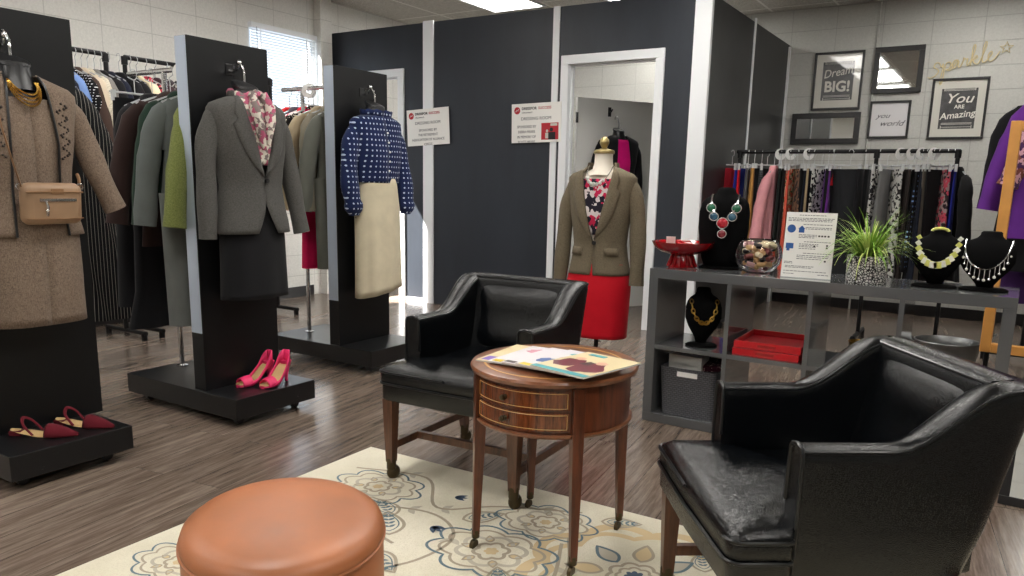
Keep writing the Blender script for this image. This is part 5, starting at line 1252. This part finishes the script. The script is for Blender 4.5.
# glass bowl of corks
g0 = Vector(kx(.462, .16)); gl = thing('glass_bowl', 'round clear glass bowl full of wine corks on the shelf', 'glass bowl', g0); gl.scale = (1.08, 1.08, 1.03)
pr = [(.001, .002), (.045, .002), (.07, .015), (.092, .045), (.1, .08), (.094, .115), (.08, .14), (.074, .15), (.071, .15), (.077, .138), (.090, .114), (.096, .08), (.088, .047), (.067, .019), (.043, .006), (.001, .006)]
MB().lathe(pr, 40).build('bowl', M['glass'], gl, angle=180)
ckm = [simple('cork', (200,160,110), .7), simple('stained_cork', (120,60,60), .7), simple('dark_cork_cap', (52,44,46), .4), simple('pale_cork', (222,206,170), .7), simple('pink_foil', (196,150,150), .3)]
q = random.Random(11); placed = []
for i in range(70):
    for tr in range(60):
        p = Vector((q.uniform(-.075, .075), q.uniform(-.075, .075), q.uniform(.026, .132)))
        rr_ = math.hypot(p.x, p.y); lim = interp([(.15, .052), (.115, .066), (.08, .072), (.045, .06), (.02, .035)], p.z)[0]
        if rr_ < lim and all((p-o2).length > .026 for o2 in placed): break
    else: continue
    placed.append(p); d_ = Vector((q.uniform(-1, 1), q.uniform(-1, 1), q.uniform(-.4, .4))).normalized()*.018
    k = q.choice([0, 0, 1, 2, 2, 3, 4]) if p.z < .11 else q.choice([0, 3, 2, 0, 4])
    o2 = MB().tube([p-d_, p+d_], .0115, 10).build('wine_cork', ckm[k], None, g0)
    tag(o2, 'wine cork lying in the clear glass bowl on the grey shelf', 'cork', 'wine corks in the glass bowl')
# notice in stand
ns = thing('notice_stand', 'white printed notice with blue icons standing on the grey shelf', 'notice', kx(.694, .09), R(3))
lean = R(-6); MT = Matrix.Rotation(lean, 4, 'X')
def lb(m): return m.xf(MT)
nsm = MB().box(-.104, .104, 0, .002, .001, .287)
lb(MB().box(-.105, .105, .002, .004, .0, .288).box(-.105, .105, -.004, .06, 0, .003)).build('acrylic_stand', M['clear'], ns, smooth=False)
m = MB(); q = random.Random(4)
for z, x0, x1 in [(.275, -.05, .06), (.262, -.095, .095), (.256, -.095, .095), (.25, -.095, .09), (.235, -.03, .095), (.222, -.02, .09), (.216, -.02, .09), (.19, -.045, .03), (.184, -.045, .03), (.178, -.045, .02), (.16, -.02, .095), (.15, -.04, .04), (.144, -.04, .04), (.138, -.04, .035), (.13, -.04, .03), (.11, -.02, .095), (.10, -.045, .09), (.093, -.045, .085), (.085, -.045, .06), (.07, -.095, -.055), (.064, -.095, -.06), (.052, -.09, .03), (.046, -.09, .02), (.03, -.095, .09), (.018, -.095, -.05), (.018, .05, .095)]:
    x = x0
    while x < x1-.004:
        l = q.uniform(.006, .016); m.box(x, min(x+l, x1), -.0006, -.0001, z-.0012, z+.0012); x += l+.003
nsm.add(m.v, m.f, 1)
m = MB(); m.add([(-.078+.018*cos(2*pi*i/20), -.0007, .215+.018*sin(2*pi*i/20)) for i in range(20)], [tuple(range(20))])
m.box(-.047, -.024, -.0008, -.0002, .199, .216).add([(-.05, -.0007, .216), (-.035, -.0007, .23), (-.021, -.0007, .216)], [(0,1,2)])
m.box(-.095, -.063, -.0008, -.0002, .128, .152).box(-.091, -.078, -.0008, -.0002, .118, .128)
nsm.add(m.v, m.f, 2)
m = MB()
for x, z in ((.04, .186), (.052, .186), (.064, .186), (.078, .186), (.024, .142), (.076, .146), (.076, .136), (.074, .078)): m.box(x-.004, x+.004, -.0008, -.0002, z-.003, z+.004)
nsm.add(m.v, m.f, 3)
lb(nsm).build('sheet', [M['paper'], M['ink'], M['blue'], M['black']], ns, smooth=False)
# potted grass
pp_ = Vector(kx(.932, .14)); pg = thing('potted_grass', 'artificial green grass in a black and white patterned pot on the shelf', 'plant', pp_)
n = NT('mosaic_pot'); vo = n.add('ShaderNodeTexVoronoi', feature='DISTANCE_TO_EDGE'); vo.inputs['Scale'].default_value = 95; n.link(n.coord(), vo.inputs['Vector'])
n.base(n.mix(n.math('GREATER_THAN', vo.outputs['Distance'], .13), lin((30,30,32)), lin((226,226,222)))); n.set(Roughness=.3)
MB().lathe([(.001, 0), (.078, 0), (.08, .004), (.082, .112), (.078, .114), (.074, .112), (.073, .1), (.001, .1)], 40).build('pot', n.m, pg, angle=50)
for nm, mt, cnt, sd in (('foliage', M['leaf'], 190, 1), ('pale_foliage', M['leaf2'], 90, 2)):
    q = random.Random(sd); m = MB()
    for i in range(cnt):
        a = q.uniform(0, 2*pi); r0 = q.uniform(0, .05); L = q.uniform(.12, .25); el = q.uniform(.3, 1.15) if i % 3 else q.uniform(.0, .4); w0 = q.uniform(.0025, .0045); dr_ = q.uniform(.3, 1.35)
        pts = []; x, z, th_ = r0, .108, pi/2-el
        for s in range(7):
            pts.append((x, z)); x += L/6*cos(th_); z += L/6*sin(th_); th_ -= dr_*.28
        vs = []
        for s, (x, z) in enumerate(pts):
            w_ = w0*(1-s/6.3)**.6
            for sg in (-1, 1): vs.append((x*cos(a)-sg*w_*sin(a), x*sin(a)+sg*w_*cos(a), z))
        m.add(vs, [(2*s, 2*s+1, 2*s+3, 2*s+2) for s in range(6)])
    m.build(nm, mt, pg, angle=180)
# red trays
for i, (dz, lb_) in enumerate(((0, 'lower red lacquer tray of the two stacked in the cube'), (.036, 'upper red lacquer tray of the two stacked in the cube'))):
    t = thing('serving_tray', lb_, 'tray', kx(o_+cwid+i_+cwid/2, .19, ZS+dz+.001), R(-1+2*i), 'red trays in the upper second cube')
    a, b, h = .148, .17, .033
    m = MB(); m.box(-a, a, -b, b, 0, .006); s_ = .007
    m.box(-a, a, -b, -b+s_, .006, h).box(-a, a, b-s_, b, .006, h).box(-a, -a+s_, -b+s_, b-s_, .006, h).box(a-s_, a, -b+s_, b-s_, .006, h); m.build('tray', M['red'], t, smooth=False, bevel=.0015)
    MB().box(-.04, .04, -b-.0012, -b+.0005, .012, .022).build('handle_slot', M['redgl'], t, smooth=False)
# gold cup
c0 = kx(o_+2*(cwid+i_)+.175, .2, ZS)
cu = thing('gold_cup', 'small shiny gold cup inside the upper third cube', 'cup', c0)
MB().lathe([(.001, 0), (.034, 0), (.036, .004), (.043, .085), (.05, .1), (.0485, .1), (.041, .084), (.033, .006), (.001, .006)], 28).build('cup', M['gold'], cu, angle=60)
# grey basket with boxes and cards
bk = Vector(kx(o_+cwid/2, .175, o_+.001))
t = thing('storage_basket', 'grey woven storage basket in the lower left cube', 'basket', bk, R(-1))
a, b, h = .145, .155, .235
def rr2(a, b, z, r_=.03): 
    P = []
    for cx, cy, a0 in ((a-r_, b-r_, 0), (-a+r_, b-r_, pi/2), (-a+r_, -b+r_, pi), (a-r_, -b+r_, 1.5*pi)):
        P += [(cx+r_*cos(q_), cy+r_*sin(q_), z) for q_ in frange(a0, a0+pi/2, 5)]
    return P
MB().loft([rr2(a*.9, b*.92, 0), rr2(a, b, h), rr2(a+.003, b+.003, h+.004), rr2(a-.006, b-.006, h+.004), rr2(a*.88, b*.9, .006)]).build('basket', M['woven'], t, angle=50)
MB().box(-.05, .05, -b-.003, -b+.001, h-.035, h-.012).build('label_holder', M['paper'], t, smooth=False)
tag(MB().box(-.085, .085, -.05, .05, -.03, .045).build('gift_box', M['paper'], None, bk+Vector((-.045, -.02, h+.005)), (0, 0, R(-3)), smooth=False, bevel=.002), 'flat white box with black stripe on top of the grey basket', 'box')
bpy.data.objects['gift_box'].data.materials.append(M['black'])
tag(MB().box(-.05, .05, -.06, .06, -.01, .02).build('jewellery_pouch', F('leopard2', (180,150,140), 'leopard', (60,20,36), 2.2), None, bk+Vector((.082, .0, h+.004)), (R(8), R(-6), R(8)), smooth=False, bevel=.006), 'pink leopard print pouch at the right of the grey basket', 'pouch')
tag(MB().box(-.09, .09, -.03, .03, -.02, .03).build('black_box', M['black'], None, bk+Vector((.01, .08, h+.02)), (0, R(5), R(4)), smooth=False, bevel=.004), 'black box at the back of the grey basket', 'box')
# galvanised tub on the floor behind
tu = thing('metal_tub', 'galvanised metal tub with handles on the floor behind the grey shelf', 'tub', (-.20, 4.95, 0), R(8))
MB().lathe([(.001, .002), (.115, .002), (.12, .01), (.125, .12), (.132, .125), (.128, .132), (.145, .27), (.15, .31), (.155, .315), (.152, .32), (.146, .316), (.14, .27), (.116, .012), (.001, .012)], 48, sx=1.1).build('tub', M['galv'], tu, angle=50)
m = MB()
for i in range(48):
    a = 2*pi*i/48; m.tube([(.124*1.1*cos(a), .124*sin(a), .02), (.131*1.1*cos(a), .131*sin(a), .118)], .003, 5)
m.build('fluting', M['galv'], tu)
for s in (-1, 1): MB().tube(smooth_pts([(s*.16, -.06, .29), (s*.2, -.05, .34), (s*.235, 0, .375), (s*.2, .05, .34), (s*.16, .06, .29)]), .006, 8).build('handle', M['galv'], tu)
# golden wood frame
gf = thing('wooden_frame', 'tall golden wooden frame standing behind the right end of the shelf', 'frame', (.305, 4.35, 0), R(-4))
fw = .046
def gbox(x0, x1, z0, z1): return MB().box(x0, x1, -.02, .02, z0, z1)
for x in (-.34, .34-fw): gbox(x, x+fw, .38, 1.475).build('stile', M['goldwood'], gf, smooth=False, bevel=.004)
for z in (.38, 1.475-fw): gbox(-.34+fw, .34-fw, z, z+fw).build('rail', M['goldwood'], gf, smooth=False, bevel=.004)
m = MB()
for x in (-.31, .31): m.tube([(x, .035, .04), (x, .035, 1.1)], .012, 10).tube([(x, -.2, .014), (x, .2, .014)], .012, 10).tube([(x, 0, .014), (x, 0, .05)], .012, 10)
m.tube([(-.31, .035, .2), (.31, .035, .2)], .01, 8)
m.build('black_stand', M['iron'], gf)
# leaning black framed mirror at the right edge
lm = thing('floor_mirror', 'small black framed mirror leaning on the floor at the right edge', 'mirror', (.40, 3.27, 0), R(0)); lm.rotation_euler = (R(-12), 0, R(-2))
m = MB(); a = .30; hh = .40; f_ = .034
m.box(-a, a, 0, .022, 0.001, f_).box(-a, a, 0, .022, hh-f_, hh).box(-a, -a+f_, 0, .022, f_, hh-f_).box(a-f_, a, 0, .022, f_, hh-f_); m.build('frame', M['frame'], lm, smooth=False, bevel=.002)
MB().box(-a+f_, a-f_, .008, .014, f_, hh-f_).build('glass', M['mirror'], lm, smooth=False)
# black handbag behind it
hb = thing('black_handbag', 'black handbag with looped handles on the floor at the right edge', 'handbag', (.30, 3.52, 0), R(10))
MB().box(-.14, .14, -.05, .05, .002, .34).build('body', M['bleather'], hb, bevel=.03, seg=4)
for y in (-.03, .03): MB().tube(smooth_pts([(-.08, y, .32), (-.075, y, .42), (0, y, .47), (.075, y, .42), (.08, y, .32)]), .007, 8).build('handle', M['piping'], hb)
